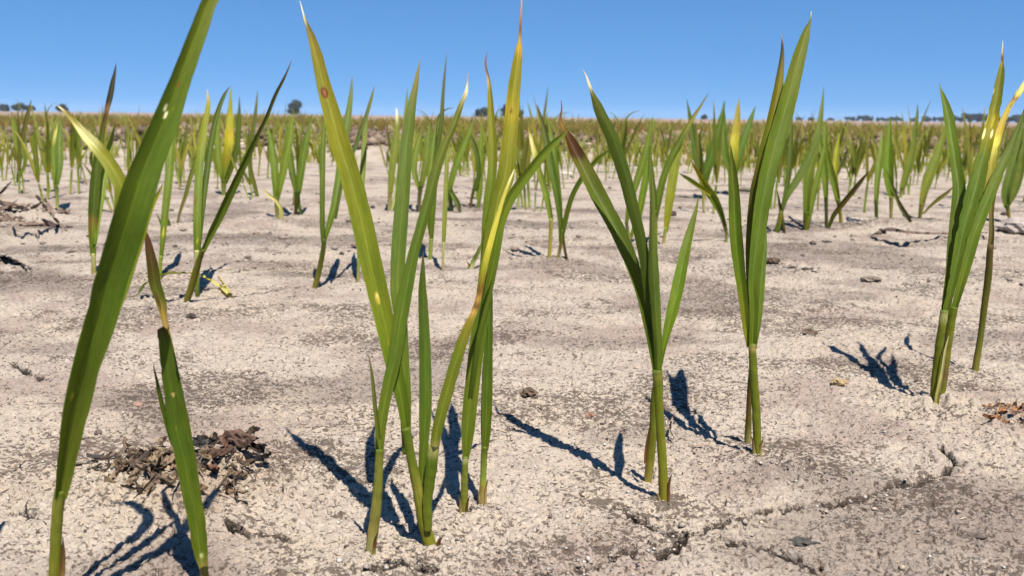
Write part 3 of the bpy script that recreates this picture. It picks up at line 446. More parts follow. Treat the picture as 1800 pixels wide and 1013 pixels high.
# 6: dense cluster on the right with bleached patches
traced_seedling('clustered seedling on the right with cream patches on its tall leaf', (1647, 720), [
 (S_, [(1644, 724, 11), (1641, 700, 12), (1644, 667, 13), (1651, 608, 13.5), (1658, 560, 13), (1660, 545, 13)], dict(col=[(0, (0.1716, 0.168, 0.0294)), (.5, (0.1014, 0.12, 0.0126)), (.85, (0.1326, 0.15, 0.021)), (.95, SW), (1, G)])),
 (S_, [(1650, 722, 12), (1654, 696, 13), (1658, 667, 14), (1666, 608, 14), (1675, 550, 14), (1678, 540, 13)], dict(name='side_shoot', dz=(.003, .003), col=[(0, (0.2028, 0.192, 0.0546)), (.2, (0.1404, 0.156, 0.0252)), (.35, (0.144, 0.091, 0.0528)), (.5, (0.156, 0.144, 0.0252)), (.9, (0.117, 0.144, 0.0168)), (1, G)])),
 (L_, [(1646, 712, 8), (1649, 690, 7), (1655, 660, 5), (1662, 615, 4), (1668, 590, 1)], dict(name='dry_sheath', dz=(-.004, -.004), col=[(0, (0.234, 0.216, 0.0588)), (.4, (0.396, 0.385, 0.2244)), (1, (0.4464, 0.406, 0.264))], keel=.6, label='peeling pale sheath')),
 (L_, [(1659, 556, 10), (1664, 519, 12), (1670, 475, 14), (1674, 428, 17), (1680, 388, 21), (1684, 349, 22), (1684.5, 325, 21), (1682, 305, 19.5), (1679, 285, 18.5), (1676, 265, 17.5), (1670, 228, 18.5), (1667, 208, 18), (1662.5, 188, 13.5), (1657, 169, 8), (1653, 156, 3), (1651, 146, .7)],
  dict(dz=(.002, .070), col=[(0, GD), (.35, GD), (.55, (0.0468, 0.078, 0.0076)), (.7, (0.0663, 0.105, 0.0105)), (.95, (0.078, 0.114, 0.021)), (1, (0.1404, 0.144, 0.0504))], keel=.5, roll=.1, twist=-.5, nu=12, n=110, label='left leaf standing apart, twisted halfway')),
 (L_, [(1661, 556, 12), (1668, 525, 13), (1676, 490, 15), (1683, 455, 18), (1692, 412, 22), (1699, 385, 25), (1706, 362, 28), (1711, 343, 29), (1716, 325, 28), (1720.5, 305, 26), (1725, 285, 24), (1730, 267, 22.5), (1735, 248, 21), (1740, 228, 20), (1745.5, 208, 19.5), (1749, 188, 18.5), (1753, 169, 17.5), (1757.6, 140, 13.5), (1760, 124, 10), (1761, 112, 5.5), (1762, 95, 3.5), (1763, 72, .7)],
  dict(dz=(0, .062), col=[(0, G), (.3, (0.0585, 0.096, 0.0118)), (.58, (0.0663, 0.102, 0.0109)), (.66, (0.156, 0.15, 0.0126)), (.72, (0.1872, 0.162, 0.0126)), (.77, (0.0936, 0.108, 0.0084)), (.90, (0.0936, 0.102, 0.0147)), (.925, (0.195, 0.162, 0.0294)), (.935, DB), (.945, (0.0648, 0.028, 0.0198)), (.955, (0.288, 0.196, 0.1584)), (1, (0.54, 0.476, 0.4092))], keel=.42, roll=-.05, nu=20, n=220, ragged=.25,
       spots=[(.66, -.78, .022, .22, (0.5904, 0.56, 0.396)), (.665, .45, .018, .20, (0.5904, 0.56, 0.4092)), (.70, -.92, .03, .10, YL), (.815, -.9, .012, .2, TAN), (.71, .2, .03, .15, YL)], label='tall leaf with cream patches and a black ringed tip')),
 (L_, [(1676, 548, 10), (1684, 519, 13), (1692, 489, 17), (1701, 455, 20), (1708, 428, 21), (1714, 408, 20), (1722, 388, 20), (1729, 368, 20), (1737, 349, 20), (1745, 329, 20), (1754, 306, 19), (1763, 287, 17), (1772, 268, 14), (1783, 242, 10), (1796, 208, 6), (1806, 180, 3), (1814, 160, .8)],
  dict(dz=(.004, .045), col=[(0, G), (.4, (0.078, 0.12, 0.0147)), (.7, (0.078, 0.108, 0.021)), (1, (0.039, 0.054, 0.0126))], keel=.35, nu=14, n=110, label='right leaf arching out of frame')),
 (L_, [(1680, 540, 8), (1700, 450, 14), (1718, 380, 15), (1732, 339, 15), (1740, 309, 15), (1745, 275, 13.5), (1752, 248, 12.5), (1758, 228, 12), (1765, 208, 11.5), (1772, 192, 10), (1778, 182, 10), (1788, 168, 12), (1798, 152, 10), (1808, 136, 6), (1816, 122, 1)],
  dict(dz=(.008, .055), col=[(0, G), (.45, (0.1014, 0.12, 0.021)), (.60, (0.234, 0.198, 0.042)), (.68, (0.504, 0.462, 0.132)), (.72, (0.312, 0.252, 0.0504)), (.84, (0.2808, 0.228, 0.0504)), (.865, BR), (.88, (0.36, 0.336, 0.132)), (.95, (0.432, 0.406, 0.198)), (1, (0.4464, 0.406, 0.231))], keel=.3, nu=16, n=150, ragged=.3, spots=[(.83, .3, .012, .25, (0.1152, 0.105, 0.0396)), (.675, -.2, .02, .4, (0.54, 0.476, 0.099))], label='ragged bleached yellow leaf'))], n=100, nu=12)
traced_seedling('single thin brownish stalk standing just right of the cream patched cluster', (1713, 656), [
 (S_, [(1713, 658, 12), (1719, 620, 11), (1724, 590, 10), (1729, 548, 11), (1737, 489, 12), (1741, 430, 10)], dict(col=[(0, (0.1872, 0.168, 0.042)), (.3, (0.117, 0.12, 0.021)), (.8, (0.078, 0.072, 0.0147)), (1, (0.0864, 0.063, 0.0264))])),
 (L_, [(1741, 436, 10), (1743, 408, 9), (1742.5, 380, 8), (1744, 355, 9), (1750, 320, 12), (1760, 290, 11), (1774, 262, 6), (1786, 240, 1)], dict(dz=(0, .03), col=[(0, (0.0792, 0.063, 0.0264)), (.3, (0.1008, 0.084, 0.033)), (.6, (0.0702, 0.09, 0.0168)), (1, G)], keel=.6))], n=50)

# ------------------------------------------------------------------ seedlings in the middle ground, one by one
MG = 'seedlings of the second row'
def mid(label, base, parts, **k): return traced_seedling(label, base, parts, group=MG, n=40, nu=6, **k)
mid('upright seedling with charred narrow tip left of the wide leaning blade', (165, 483), [
 (S_, [(165, 486, 8), (164.5, 460, 8), (164, 446, 8)], dict(col=[(0, (0.234, 0.192, 0.0756)), (1, SW)])),
 (L_, [(164, 450, 9), (162.5, 410, 13), (164, 373, 17), (167, 324, 17), (171, 285, 14), (177.7, 248, 10), (183, 215, 7), (186, 204, 7), (189, 188, 9), (194, 168, 10), (198, 146, 8), (202, 126, 4), (204, 112, .7)], dict(dz=(0, .06), col=[(0, G), (.1, G), (.18, (0.144, 0.084, 0.0264)), (.22, GD), (.6, GD), (.72, (0.0576, 0.035, 0.0132)), (.76, (0.144, 0.077, 0.0396)), (.80, (0.0252, 0.0245, 0.0165)), (1, (0.036, 0.035, 0.033))], keel=.5, n=80)),
 (L_, [(166, 430, 8), (171, 385, 12), (178, 345, 12), (183, 310, 12), (189, 275, 11), (195, 245, 8), (202, 222, 1)], dict(dz=(0, .07), col=(0.1014, 0.15, 0.021), keel=.3))])
mid('slender single leaf with pale spot just right of the leaning blade', (281, 492), [
 (S_, [(281, 495, 6), (281.5, 470, 6), (282.6, 450, 6)], dict(col=ST)),
 (L_, [(282.6, 458, 6), (286, 423, 9), (289, 386, 12), (294, 340, 13.5), (298, 300, 14), (301, 262, 13), (304, 215, 10), (306, 185, 5), (308, 160, .8)], dict(dz=(0, .08), col=[(0, G), (1, (0.0936, 0.132, 0.021))], keel=-.3, spots=[(.165, 0, .02, .5, YL)]))])
mid('straight seedling with small brown nick halfway, left of the fallen leaf', (346, 525), [
 (S_, [(346.7, 527, 6.5), (346.7, 480, 8), (345.6, 440, 8.5)], dict(col=[(0, GD), (.6, ST), (1, SW)])),
 (L_, [(345.6, 446, 9), (346.7, 424, 13), (346.7, 380, 14), (347.7, 352, 14), (350, 300, 14), (354, 262, 14), (360, 219, 11), (366, 185, 8), (364, 157, .8)], dict(dz=(0, .08), col=[(0, G), (.5, (0.0858, 0.126, 0.0126)), (.9, GY), (1, TAN)], keel=.2, spots=[(.07, 0, .01, .3, YL), (.32, -.6, .015, .3, BR)])),
 (L_, [(350, 440, 5), (357, 360, 9), (364, 300, 11), (372, 245, 10), (382, 200, 9), (394, 168, 6), (404, 152, .8)], dict(dz=(.01, .1), col=GD, keel=.5))])
mid('long dark leaf slanting up to the right from beside the fallen curled leaf', (327, 533), [
 (S_, [(326, 536, 9), (329, 527, 11), (336.7, 504, 12), (345.6, 473, 12), (352, 452, 9), (358, 438, 9)], dict(horiz=False, dz=(0, -.01), col=[(0, (0.156, 0.144, 0.0336)), (.5, (0.1404, 0.132, 0.021)), (1, (0.0936, 0.102, 0.0168))])),
 (L_, [(357, 441, 9), (363, 429, 9), (372, 409, 12), (386, 382, 14), (400, 352, 14), (416, 318, 13), (430.6, 287, 11), (444, 258, 9), (454, 236, 7), (468, 208, 6.5), (484, 168, 6), (501.7, 133, 4), (513, 106, .7)], dict(horiz=False, dz=(-.01, -.03), col=[(0, G), (.3, (0.0585, 0.084, 0.0105)), (.7, (0.0546, 0.072, 0.0126)), (.9, (0.078, 0.072, 0.0336)), (1, (0.216, 0.21, 0.1848))], keel=.7, n=80))])
mid('pair of thin seedlings joined low, left of the ring spotted leaf', (552, 512), [
 (S_, [(550, 516, 9), (555, 500, 10), (559, 484, 10), (564, 462, 9), (568, 440, 8.5), (570, 420, 8)], dict(col=[(0, (0.1872, 0.162, 0.042)), (.5, (0.078, 0.084, 0.0126)), (1, GD)])),
 (L_, [(569, 430, 8), (567, 402, 9), (566.6, 370, 9), (566.6, 337, 9.5), (567.5, 263, 9.5), (569.6, 225, 6), (571, 200, .7)], dict(dz=(0, .05), col=[(0, GD), (1, G)], keel=.4)),
 (L_, [(570, 425, 5), (574, 411, 8), (580, 390, 11), (588, 362, 14), (595, 322, 15), (601, 280, 15), (607, 235, 14), (612, 204, 12), (617, 165, 7), (619, 134, .8)], dict(dz=(0, .1), col=[(0, G), (.6, (0.0624, 0.102, 0.0168)), (1, (0.0936, 0.114, 0.042))], keel=-.35)),
 (L_, [(590, 385, 4), (600, 330, 6), (612, 290, 6), (622, 265, 7), (632, 236, 8), (645, 200, 7), (653, 172, 5), (658, 152, .7)], dict(dz=(0, .1), col=[(0, GD), (.6, (0.039, 0.06, 0.0126)), (1, (0.0936, 0.102, 0.0336))], keel=.4))])
mid('faint upright seedling rising behind the ring spotted leaf', (630, 498), [
 (S_, [(629, 501, 6), (630, 480, 6), (631, 455, 6)], dict(col=[(0, (0.288, 0.28, 0.132)), (1, ST)])),
 (L_, [(631, 460, 6), (632, 400, 8), (635, 340, 10), (639, 280, 10), (642, 230, 8), (646, 190, .8)], dict(dz=(0, .1), col=(0.0936, 0.126, 0.0252), keel=.3))])
mid('dark leaf tips seen between the straight middle leaf and the frayed one', (756, 462), [
 (S_, [(756, 464, 7), (757, 440, 7), (758, 420, 7)], dict(col=ST)),
 (L_, [(758, 425, 7), (760, 380, 10), (763, 330, 11), (766.6, 282, 10), (771.6, 245, 9), (776.5, 213, 8), (777.7, 183, 6.5), (781.4, 134, 4), (785, 95, .6)], dict(dz=(0, .05), col=[(0, G), (.5, GD), (1, (0.0936, 0.09, 0.042))], keel=.4)),
 (L_, [(758, 425, 4), (752, 370, 9), (757, 300, 11), (762, 250, 10), (769, 205, .8)], dict(dz=(0, .07), col=G, keel=.4))])
mid('pencil thin pale seedling behind the frayed leaf', (779, 477), [
 (S_, [(778, 479, 4), (779, 450, 4.5), (779.6, 426, 5)], dict(col=[(0, (0.324, 0.28, 0.165)), (1, SW)])),
 (L_, [(779.6, 430, 6), (781, 396, 8.5), (783, 350, 8.5), (785, 300, 8), (787, 255, 5), (789, 225, .7)], dict(dz=(0, .05), col=[(0, (0.1404, 0.162, 0.0336)), (1, (0.1014, 0.126, 0.0252))], keel=.3))])
mid('pale stemmed clump with a white streaked leaf, shadow and soil heap at its foot', (968, 467), [
 (S_, [(964, 470, 7), (967, 430, 6.5), (969, 384, 7)], dict(col=[(0, (0.3024, 0.28, 0.165)), (.3, (0.2964, 0.252, 0.0672)), (1, (0.234, 0.228, 0.0504))])),
 (L_, [(969, 388, 8), (963, 355, 11), (955, 325, 12), (943, 286, 10), (936, 255, 7), (930, 228, 4), (928, 215, .6)], dict(dz=(0, .03), col=[(0, (0.1014, 0.144, 0.021)), (.6, (0.117, 0.15, 0.0252)), (.7, (0.396, 0.385, 0.165)), (.85, (0.504, 0.455, 0.264)), (.9, GY), (1, BR)], keel=.3)),
 (S_, [(976, 468, 6), (984, 440, 6), (988, 404, 7)], dict(name='side_shoot', col=[(0, TAN), (.5, (0.1248, 0.108, 0.0252)), (1, G)])),
 (L_, [(988, 410, 8), (981, 357, 11), (975, 320, 13), (966, 275, 14), (958, 235, 10), (950, 205, 6), (944, 184, .8)], dict(dz=(0, .05), col=[(0, GD), (.5, (0.0585, 0.096, 0.0126)), (1, (0.0468, 0.042, 0.0126))], keel=.4)),
 (L_, [(986, 430, 6), (991, 400, 9), (1004, 350, 9), (1020, 318, 9), (1036, 296, 9), (1056, 276, 7), (1074, 262, .8)], dict(horiz=False, dz=(0, -.02), col=[(0, G), (1, (0.078, 0.12, 0.0147))], keel=.4)),
 (L_, [(985, 425, 5), (984, 370, 10), (977, 300, 12), (972, 250, 9), (962, 205, .8)], dict(dz=(.01, .06), col=(0.078, 0.12, 0.0168), keel=.4)),
 (S_, [(997, 458, 5), (993, 440, 5), (990, 412, 4)], dict(name='side_shoot', col=[(0, DB), (1, (0.0864, 0.084, 0.0264))]))])
mid('bushy seedling seen through the fan shaped one', (1110, 432), [
 (S_, [(1108, 434, 6), (1104, 410, 6), (1101, 390, 6)], dict(col=[(0, (0.288, 0.266, 0.165)), (1, GD)])),
 (L_, [(1101, 395, 6), (1105, 365, 9), (1114, 335, 12), (1124, 305, 14), (1133, 275, 13), (1141, 240, 8), (1147, 205, .8)], dict(dz=(0, .05), col=G, keel=.4)),
 (L_, [(1108, 420, 6), (1122, 380, 12), (1132, 330, 13), (1140, 285, 10), (1146, 245, .8)], dict(dz=(0, .03), col=(0.0858, 0.132, 0.0126), keel=.4))])
mid('forked seedling with one long leaf slanting right behind the fan shaped one', (1156, 432), [
 (S_, [(1152, 434, 9), (1151, 400, 10), (1150, 370, 10)], dict(col=[(0, ST), (1, G)])),
 (L_, [(1150, 380, 10), (1148, 340, 13), (1146, 320, 11), (1144, 290, 7), (1143.6, 252, .8)], dict(dz=(0, .02), col=(0.0702, 0.102, 0.021), keel=.4)),
 (L_, [(1152, 385, 8), (1157, 355, 12), (1163, 325, 13), (1171, 298, 12), (1184, 268, 11), (1201, 238, 10), (1217, 209, 7), (1232, 186, 4), (1246, 163, .7)], dict(horiz=False, dz=(0, .04), col=[(0, G), (.6, (0.0702, 0.102, 0.0168)), (.8, (0.156, 0.144, 0.0336)), (1, (0.0936, 0.09, 0.042))], keel=.5))])
mid('pale broad upright leaf in gap left of the broken seedling', (1166, 434), [
 (S_, [(1165, 436, 5), (1168, 415, 6), (1170.5, 400, 6)], dict(col=[(0, TAN), (1, ST)])),
 (L_, [(1170.5, 408, 7), (1174, 375, 13), (1178, 345, 16), (1184, 305, 17), (1192, 266, 13), (1200, 225, .8)], dict(dz=(0, .04), col=[(0, GY), (1, (0.117, 0.15, 0.021))], keel=.2))])
mid('kinked seedling with its top snapped over to the left', (1277, 428), [
 (S_, [(1276, 431, 5), (1277, 410, 5), (1274, 398, 6)], dict(col=[(0, ST), (1, GD)])),
 (L_, [(1276, 405, 6), (1267, 374, 10), (1256, 352, 15), (1246, 336, 15), (1236, 320, 11), (1228, 306, 7), (1221, 294, 5), (1214, 282, .8)], dict(horiz=False, dz=(0, -.02), col=[(0, DB), (.15, (0.039, 0.054, 0.0084)), (.4, (0.078, 0.12, 0.0126)), (.8, GY), (.9, (0.252, 0.126, 0.0396)), (1, (0.216, 0.084, 0.0528))], keel=.5)),
 (L_, [(1250, 342, 6), (1232, 330, 8), (1215, 318, 8), (1204, 311, 6), (1194, 305, .8)], dict(horiz=False, dz=(-.01, -.03), col=[(0, GY), (1, G)], keel=.4))])
mid('strong dark clump rising behind the snapped seedling', (1240, 352), [
 (S_, [(1238, 354, 8), (1238, 335, 9), (1237, 318, 12)], dict(col=[(0, TAN), (1, G)])),
 (L_, [(1237, 322, 14), (1243, 296, 18), (1252, 270, 17), (1260, 240, 14), (1266.5, 217, 11), (1271, 195, 6), (1274, 176, .8)], dict(dz=(0, .05), col=(0.0507, 0.09, 0.0126), keel=.4)),
 (L_, [(1236, 325, 10), (1228, 290, 15), (1221, 255, 12), (1214, 213, 8), (1207, 175, .8)], dict(dz=(0, .05), col=(0.0468, 0.084, 0.0126), keel=.4))])
mid('clump with yellow blotched middle leaf behind the folded leaf', (1287, 345), [
 (S_, [(1288, 347, 7), (1288, 325, 8), (1289, 305, 9)], dict(col=[(0, TAN), (1, G)])),
 (L_, [(1289, 310, 11), (1290, 280, 14), (1291, 250, 15), (1295, 220, 13), (1297, 195, 8), (1299, 172, .8)], dict(dz=(0, .06), col=[(0, G), (.3, (0.216, 0.21, 0.0264)), (.45, YL), (.6, (0.2184, 0.18, 0.021)), (1, (0.156, 0.15, 0.0336))], keel=.2)),
 (L_, [(1291, 310, 9), (1300, 270, 15), (1310, 238, 14), (1320, 210, 9), (1328, 186, .8)], dict(dz=(0, .06), col=(0.0546, 0.096, 0.0126), keel=.3)),
 (L_, [(1287, 312, 9), (1276, 275, 13), (1272, 235, 10), (1272, 205, 7), (1271, 182, .8)], dict(dz=(0, .06), col=(0.0624, 0.102, 0.0126), keel=.3))])
mid('low forked seedling with a small dark spike, right of the broad blade', (1370, 413), [
 (S_, [(1362, 416, 10), (1368, 398, 9), (1373, 372, 7)], dict(horiz=False, col=[(0, GD), (1, (0.156, 0.156, 0.0294))])),
 (S_, [(1379, 414, 6), (1376, 392, 6), (1373, 370, 6)], dict(name='side_shoot', col=[(0, DB), (1, G)])),
 (L_, [(1373, 375, 7), (1379, 352, 8), (1385, 315, 9), (1389, 275, 9), (1391, 235, 6), (1393, 200, .8)], dict(dz=(0, .05), col=GD, keel=.4)),
 (L_, [(1374, 370, 5), (1384, 345, 9), (1397.7, 322, 13), (1412, 298, 14), (1424, 272, 12), (1434, 250, 8), (1444, 226, .8)], dict(horiz=False, dz=(0, .03), col=(0.0702, 0.102, 0.021), keel=.3)),
 (L_, [(1373, 374, 6), (1370, 357, 5), (1366, 334, .7)], dict(dz=(0, 0), col=(0.0312, 0.03, 0.0084), keel=.6))])
mid('two parallel leaves with pale gap, tallest of the right middle ground', (1416, 405), [
 (S_, [(1416, 408, 8), (1416.5, 390, 9), (1417, 372, 10)], dict(col=[(0, (0.1248, 0.108, 0.021)), (1, G)])),
 (L_, [(1417, 380, 10), (1418, 350, 13), (1421, 312, 17), (1430, 270, 16), (1438, 235, 12), (1444, 195, 7), (1448, 153, .8)], dict(dz=(0, .05), col=[(0, G), (1, (0.1092, 0.132, 0.0336))], keel=.3)),
 (L_, [(1419, 405, 5), (1424, 375, 8), (1431, 340, 10), (1439, 305, 10), (1446, 275, 8), (1452, 240, .8)], dict(dz=(0, .04), col=(0.0936, 0.132, 0.021), keel=.4))])
mid('stiff thin stalk with a brown leaf slanting right beside it', (1454, 402), [
 (S_, [(1453, 404, 6), (1452.5, 370, 6), (1452, 345, 7)], dict(col=[(0, (0.072, 0.07, 0.0264)), (1, GD)])),
 (L_, [(1452, 350, 7), (1450, 312, 12), (1446, 275, 12), (1440, 245, 7), (1436, 220, .8)], dict(dz=(0, .05), col=G, keel=.4)),
 (L_, [(1457, 400, 5), (1465, 380, 8), (1480, 360, 9), (1498, 338, 9), (1514, 318, 7), (1528, 300, .8)], dict(horiz=False, dz=(-.01, -.04), col=[(0, GD), (.3, (0.0624, 0.054, 0.0126)), (1, (0.0936, 0.077, 0.033))], keel=.7))])
mid('seedling bowed gently left, behind the slanting brown leaf', (1480, 398), [
 (S_, [(1479, 400, 7), (1477, 375, 6), (1473, 350, 8)], dict(col=[(0, (0.234, 0.192, 0.0504)), (1, G)])),
 (L_, [(1473, 355, 8), (1467, 325, 12), (1459, 298, 14), (1452, 270, 12), (1450, 240, 8), (1453, 210, .8)], dict(dz=(0, .05), col=G, keel=.4)),
 (L_, [(1474, 350, 6), (1468, 310, 9), (1470, 270, 9), (1476, 235, .8)], dict(dz=(0, .06), col=GY, keel=.4))])
mid('thin upright seedling at left end of the dark soil fissure', (1540, 398), [
 (S_, [(1541, 400, 5), (1540.5, 375, 6), (1540, 350, 7)], dict(col=[(0, DB), (.3, GD), (1, G)])),
 (L_, [(1540, 355, 7), (1542, 320, 10), (1546, 285, 12), (1550, 255, 8), (1552, 226, .8)], dict(dz=(0, .05), col=(0.0936, 0.132, 0.021), keel=.4))])
mid('seedling with dark folded blade above the soil fissure', (1566, 397), [
 (S_, [(1566, 399, 5), (1566.5, 370, 6), (1567, 345, 7)], dict(col=[(0, (0.288, 0.266, 0.1452)), (1, (0.195, 0.18, 0.042))])),
 (L_, [(1567, 350, 7), (1563, 320, 16), (1561, 285, 18), (1562, 250, 12), (1564, 225, 6), (1565, 205, .8)], dict(dz=(0, .05), col=(0.078, 0.126, 0.0126), keel=.6)),
 (L_, [(1601, 391, 5), (1593, 378, 8), (1585, 366, 8), (1578, 352, 6), (1569, 330, 7), (1558, 300, .8)], dict(horiz=False, dz=(-.02, 0), col=[(0, (0.0504, 0.049, 0.0396)), (.4, (0.0546, 0.054, 0.0126)), (1, G)], keel=.5))])
mid('tall thin tipped seedling breaking the treeline on the right', (1584, 348), [
 (S_, [(1583, 350, 5), (1586, 330, 8)], dict(col=[(0, SW), (1, G)])),
 (L_, [(1585, 335, 9), (1592, 310, 13), (1600, 280, 13), (1606, 252, 10), (1609, 228, 7), (1612, 205, 5), (1613, 183, .8)], dict(dz=(0, .04), col=[(0, (0.117, 0.144, 0.0294)), (1, (0.078, 0.108, 0.0252))], keel=.4))])
mid('wide leaf flaring upward with thin branch to the right, before the clustered seedling', (1617, 386), [
 (S_, [(1616, 389, 5), (1618, 375, 7), (1621, 358, 9)], dict(col=[(0, (0.144, 0.14, 0.0528)), (1, (0.1716, 0.162, 0.042))])),
 (L_, [(1620, 362, 9), (1624, 340, 13), (1631, 315, 19), (1641, 290, 19), (1650, 265, 14), (1658, 240, 9), (1668, 212, .8)], dict(dz=(0, .04), col=[(0, (0.1404, 0.15, 0.0336)), (.5, (0.1014, 0.132, 0.021)), (1, (0.0936, 0.12, 0.0252))], keel=.3)),
 (L_, [(1623, 376, 3), (1637, 361, 5), (1653, 348, 7), (1666, 338, 5), (1678, 326, .8)], dict(horiz=False, dz=(-.01, -.02), col=(0.1014, 0.096, 0.0252), keel=.6))])
mid('tangle of broad hanging leaves at the right edge', (1778, 392), [
 (S_, [(1776, 394, 5), (1773, 375, 6), (1770, 360, 8)], dict(col=[(0, TAN), (1, G)])),
 (L_, [(1770, 365, 9), (1768, 340, 15), (1776, 305, 17), (1786, 272, 14), (1794, 240, 8), (1800, 205, .8)], dict(dz=(0, .04), col=(0.0702, 0.102, 0.021), keel=.4)),
 (L_, [(1772, 362, 6), (1782, 340, 13), (1792, 305, 15), (1797, 270, 11), (1803, 236, .8)], dict(dz=(0, .02), col=(0.0858, 0.114, 0.0252), keel=.4))])
mid('pale tipped narrow seedling in front of the left background stand', (101, 374), [
 (S_, [(101, 376, 5), (100.5, 350, 6), (98, 325, 7)], dict(col=[(0, SW), (1, G)])),
 (L_, [(98, 330, 7), (96, 300, 9), (93, 265, 8), (96, 240, 6), (103, 212, .8)], dict(dz=(0, .05), col=[(0, (0.117, 0.156, 0.0252)), (.6, G), (.8, (0.36, 0.336, 0.132)), (1, G)], keel=.4)),
 (L_, [(100, 325, 7), (104, 290, 13), (104, 255, 12), (105, 230, 7), (107, 206, .8)], dict(dz=(0, .06), col=(0.0702, 0.108, 0.021), keel=.4))])
mid('dark straight seedling near the left edge crossing a drooping leaf', (30, 322), [
 (L_, [(30, 324, 4), (33, 300, 6), (37, 262, 8), (42, 230, 8), (49, 200, 7), (55, 176, .8)], dict(dz=(0, .05), col=[(0, (0.072, 0.063, 0.033)), (.5, (0.0624, 0.06, 0.0168)), (1, (0.078, 0.078, 0.0252))], keel=.6)),
 (L_, [(30, 322, 3), (44, 285, 6), (38, 262, 8), (30, 235, 8), (24, 205, .8)], dict(dz=(0, .03), col=(0.078, 0.114, 0.021), keel=.4))])
mid('seedling with pale broken stub leaf, left of the tall thin pair', (488, 392), [
 (S_, [(488, 394, 6), (487, 370, 7), (486, 345, 9)], dict(col=[(0, (0.252, 0.231, 0.1188)), (1, G)])),
 (L_, [(486, 350, 10), (484, 315, 13), (481, 280, 14), (476, 245, 9), (469, 215, .8)], dict(dz=(0, .05), col=(0.078, 0.12, 0.0147), keel=.4)),
 (L_, [(488, 348, 8), (497, 305, 13), (505, 265, 14), (511, 235, 12), (514, 200, .8)], dict(dz=(0, .05), col=(0.0936, 0.132, 0.0168), keel=.4)),
 (L_, [(494, 392, 6), (494, 368, 6), (484, 352, 6), (471, 342, 5), (462, 330, .8)], dict(horiz=False, dz=(-.02, -.03), col=[(0, (0.396, 0.385, 0.165)), (1, (0.4464, 0.406, 0.231))], keel=.4, label='pale dead stub leaf'))])
mid('crowded dark clump directly left of the ring spotted leaf', (520, 382), [
 (S_, [(519, 384, 6), (521, 360, 7), (524, 335, 9)], dict(col=[(0, DB), (1, GD)])),
 (L_, [(524, 340, 10), (529, 300, 14), (535, 262, 13), (541, 235, 9), (548, 205, .8)], dict(dz=(0, .05), col=(0.0702, 0.108, 0.0126), keel=.4)),
 (L_, [(521, 342, 7), (513, 300, 12), (508, 262, 12), (505, 235, 9), (498, 205, .8)], dict(dz=(0, .05), col=(0.0624, 0.096, 0.0126), keel=.4)),
 (L_, [(530, 380, 5), (524, 350, 7), (526, 320, 9), (536, 270, 10), (545, 225, .8)], dict(dz=(0, .05), col=GD, keel=.4))])
mid('yellow centred clump left of the long slanting leaf', (398, 345), [
 (S_, [(393, 347, 6), (393, 330, 8), (394, 315, 9)], dict(col=[(0, ST), (1, G)])),
 (L_, [(394, 320, 10), (397, 285, 15), (402, 250, 16), (404, 215, 12), (405, 185, 7), (406, 152, .8)], dict(dz=(0, .05), col=[(0, G), (.25, (0.156, 0.144, 0.0126)), (.45, (0.3024, 0.266, 0.0264)), (.7, (0.216, 0.21, 0.033)), (1, GY)], keel=.3)),
 (L_, [(396, 322, 8), (408, 290, 11), (417, 255, 10), (420, 215, 8), (421, 170, .8)], dict(dz=(0, .05), col=GD, keel=.4)),
 (L_, [(392, 320, 7), (384, 275, 11), (382, 235, 9), (384, 195, .8)], dict(dz=(0, .05), col=(0.0936, 0.132, 0.021), keel=.4))])
mid('thin dark spear leaf above the long slanting leaf', (453, 346), [
 (L_, [(453, 348, 6), (447, 325, 8), (440, 295, 8), (440, 265, 8), (444, 235, 7), (449, 200, 6), (453, 160, .8)], dict(dz=(0, .05), col=[(0, (0.0702, 0.09, 0.0126)), (1, (0.078, 0.09, 0.0294))], keel=.5))])
mid('loose pale clump left of the straight middle leaf', (686, 374), [
 (S_, [(684, 376, 6), (685, 355, 7), (686, 335, 8)], dict(col=[(0, (0.324, 0.294, 0.1848)), (1, (0.156, 0.162, 0.0336))])),
 (L_, [(686, 340, 9), (689, 300, 12), (694, 262, 13), (698, 225, 9), (697, 190, .8)], dict(dz=(0, .05), col=[(0, (0.1248, 0.15, 0.0294)), (.8, (0.1092, 0.132, 0.0252)), (1, WH)], keel=.3)),
 (L_, [(688, 372, 4), (698, 330, 8), (706, 280, 11), (711, 235, 10), (714, 195, 7), (716, 155, .8)], dict(dz=(0, .06), col=[(0, SW), (.4, (0.117, 0.144, 0.0252)), (1, (0.117, 0.132, 0.042))], keel=.3))])
mid('ragged clump with drooping dry blade between the two tall central leaves', (737, 372), [
 (S_, [(737, 374, 6), (737, 350, 7), (740, 325, 8)], dict(col=[(0, (0.144, 0.105, 0.066)), (1, GD)])),
 (L_, [(740, 330, 9), (748, 290, 13), (752, 250, 13), (755, 215, .8)], dict(dz=(0, .05), col=(0.078, 0.108, 0.0168), keel=.4)),
 (L_, [(738, 335, 7), (728, 300, 11), (732, 262, 12), (742, 225, .8)], dict(dz=(0, .05), col=(0.0936, 0.126, 0.021), keel=.4))])
mid('seedling with a bent dark leaf folded down to its foot', (797, 372), [
 (S_, [(794, 374, 7), (791, 350, 8), (790, 330, 8)], dict(col=[(0, GD), (1, G)])),
 (L_, [(790, 335, 9), (797, 305, 12), (808, 272, 13), (818, 248, 10), (826, 228, 7), (832, 210, .8)], dict(dz=(0, .05), col=(0.0858, 0.126, 0.0168), keel=.4)),
 (L_, [(790, 330, 7), (797, 345, 9), (804, 358, 10), (808, 372, 6), (806, 378, .8)], dict(horiz=False, dz=(0, -.02), col=[(0, G), (.5, GD), (1, (0.0312, 0.03, 0.0084))], keel=.5))])
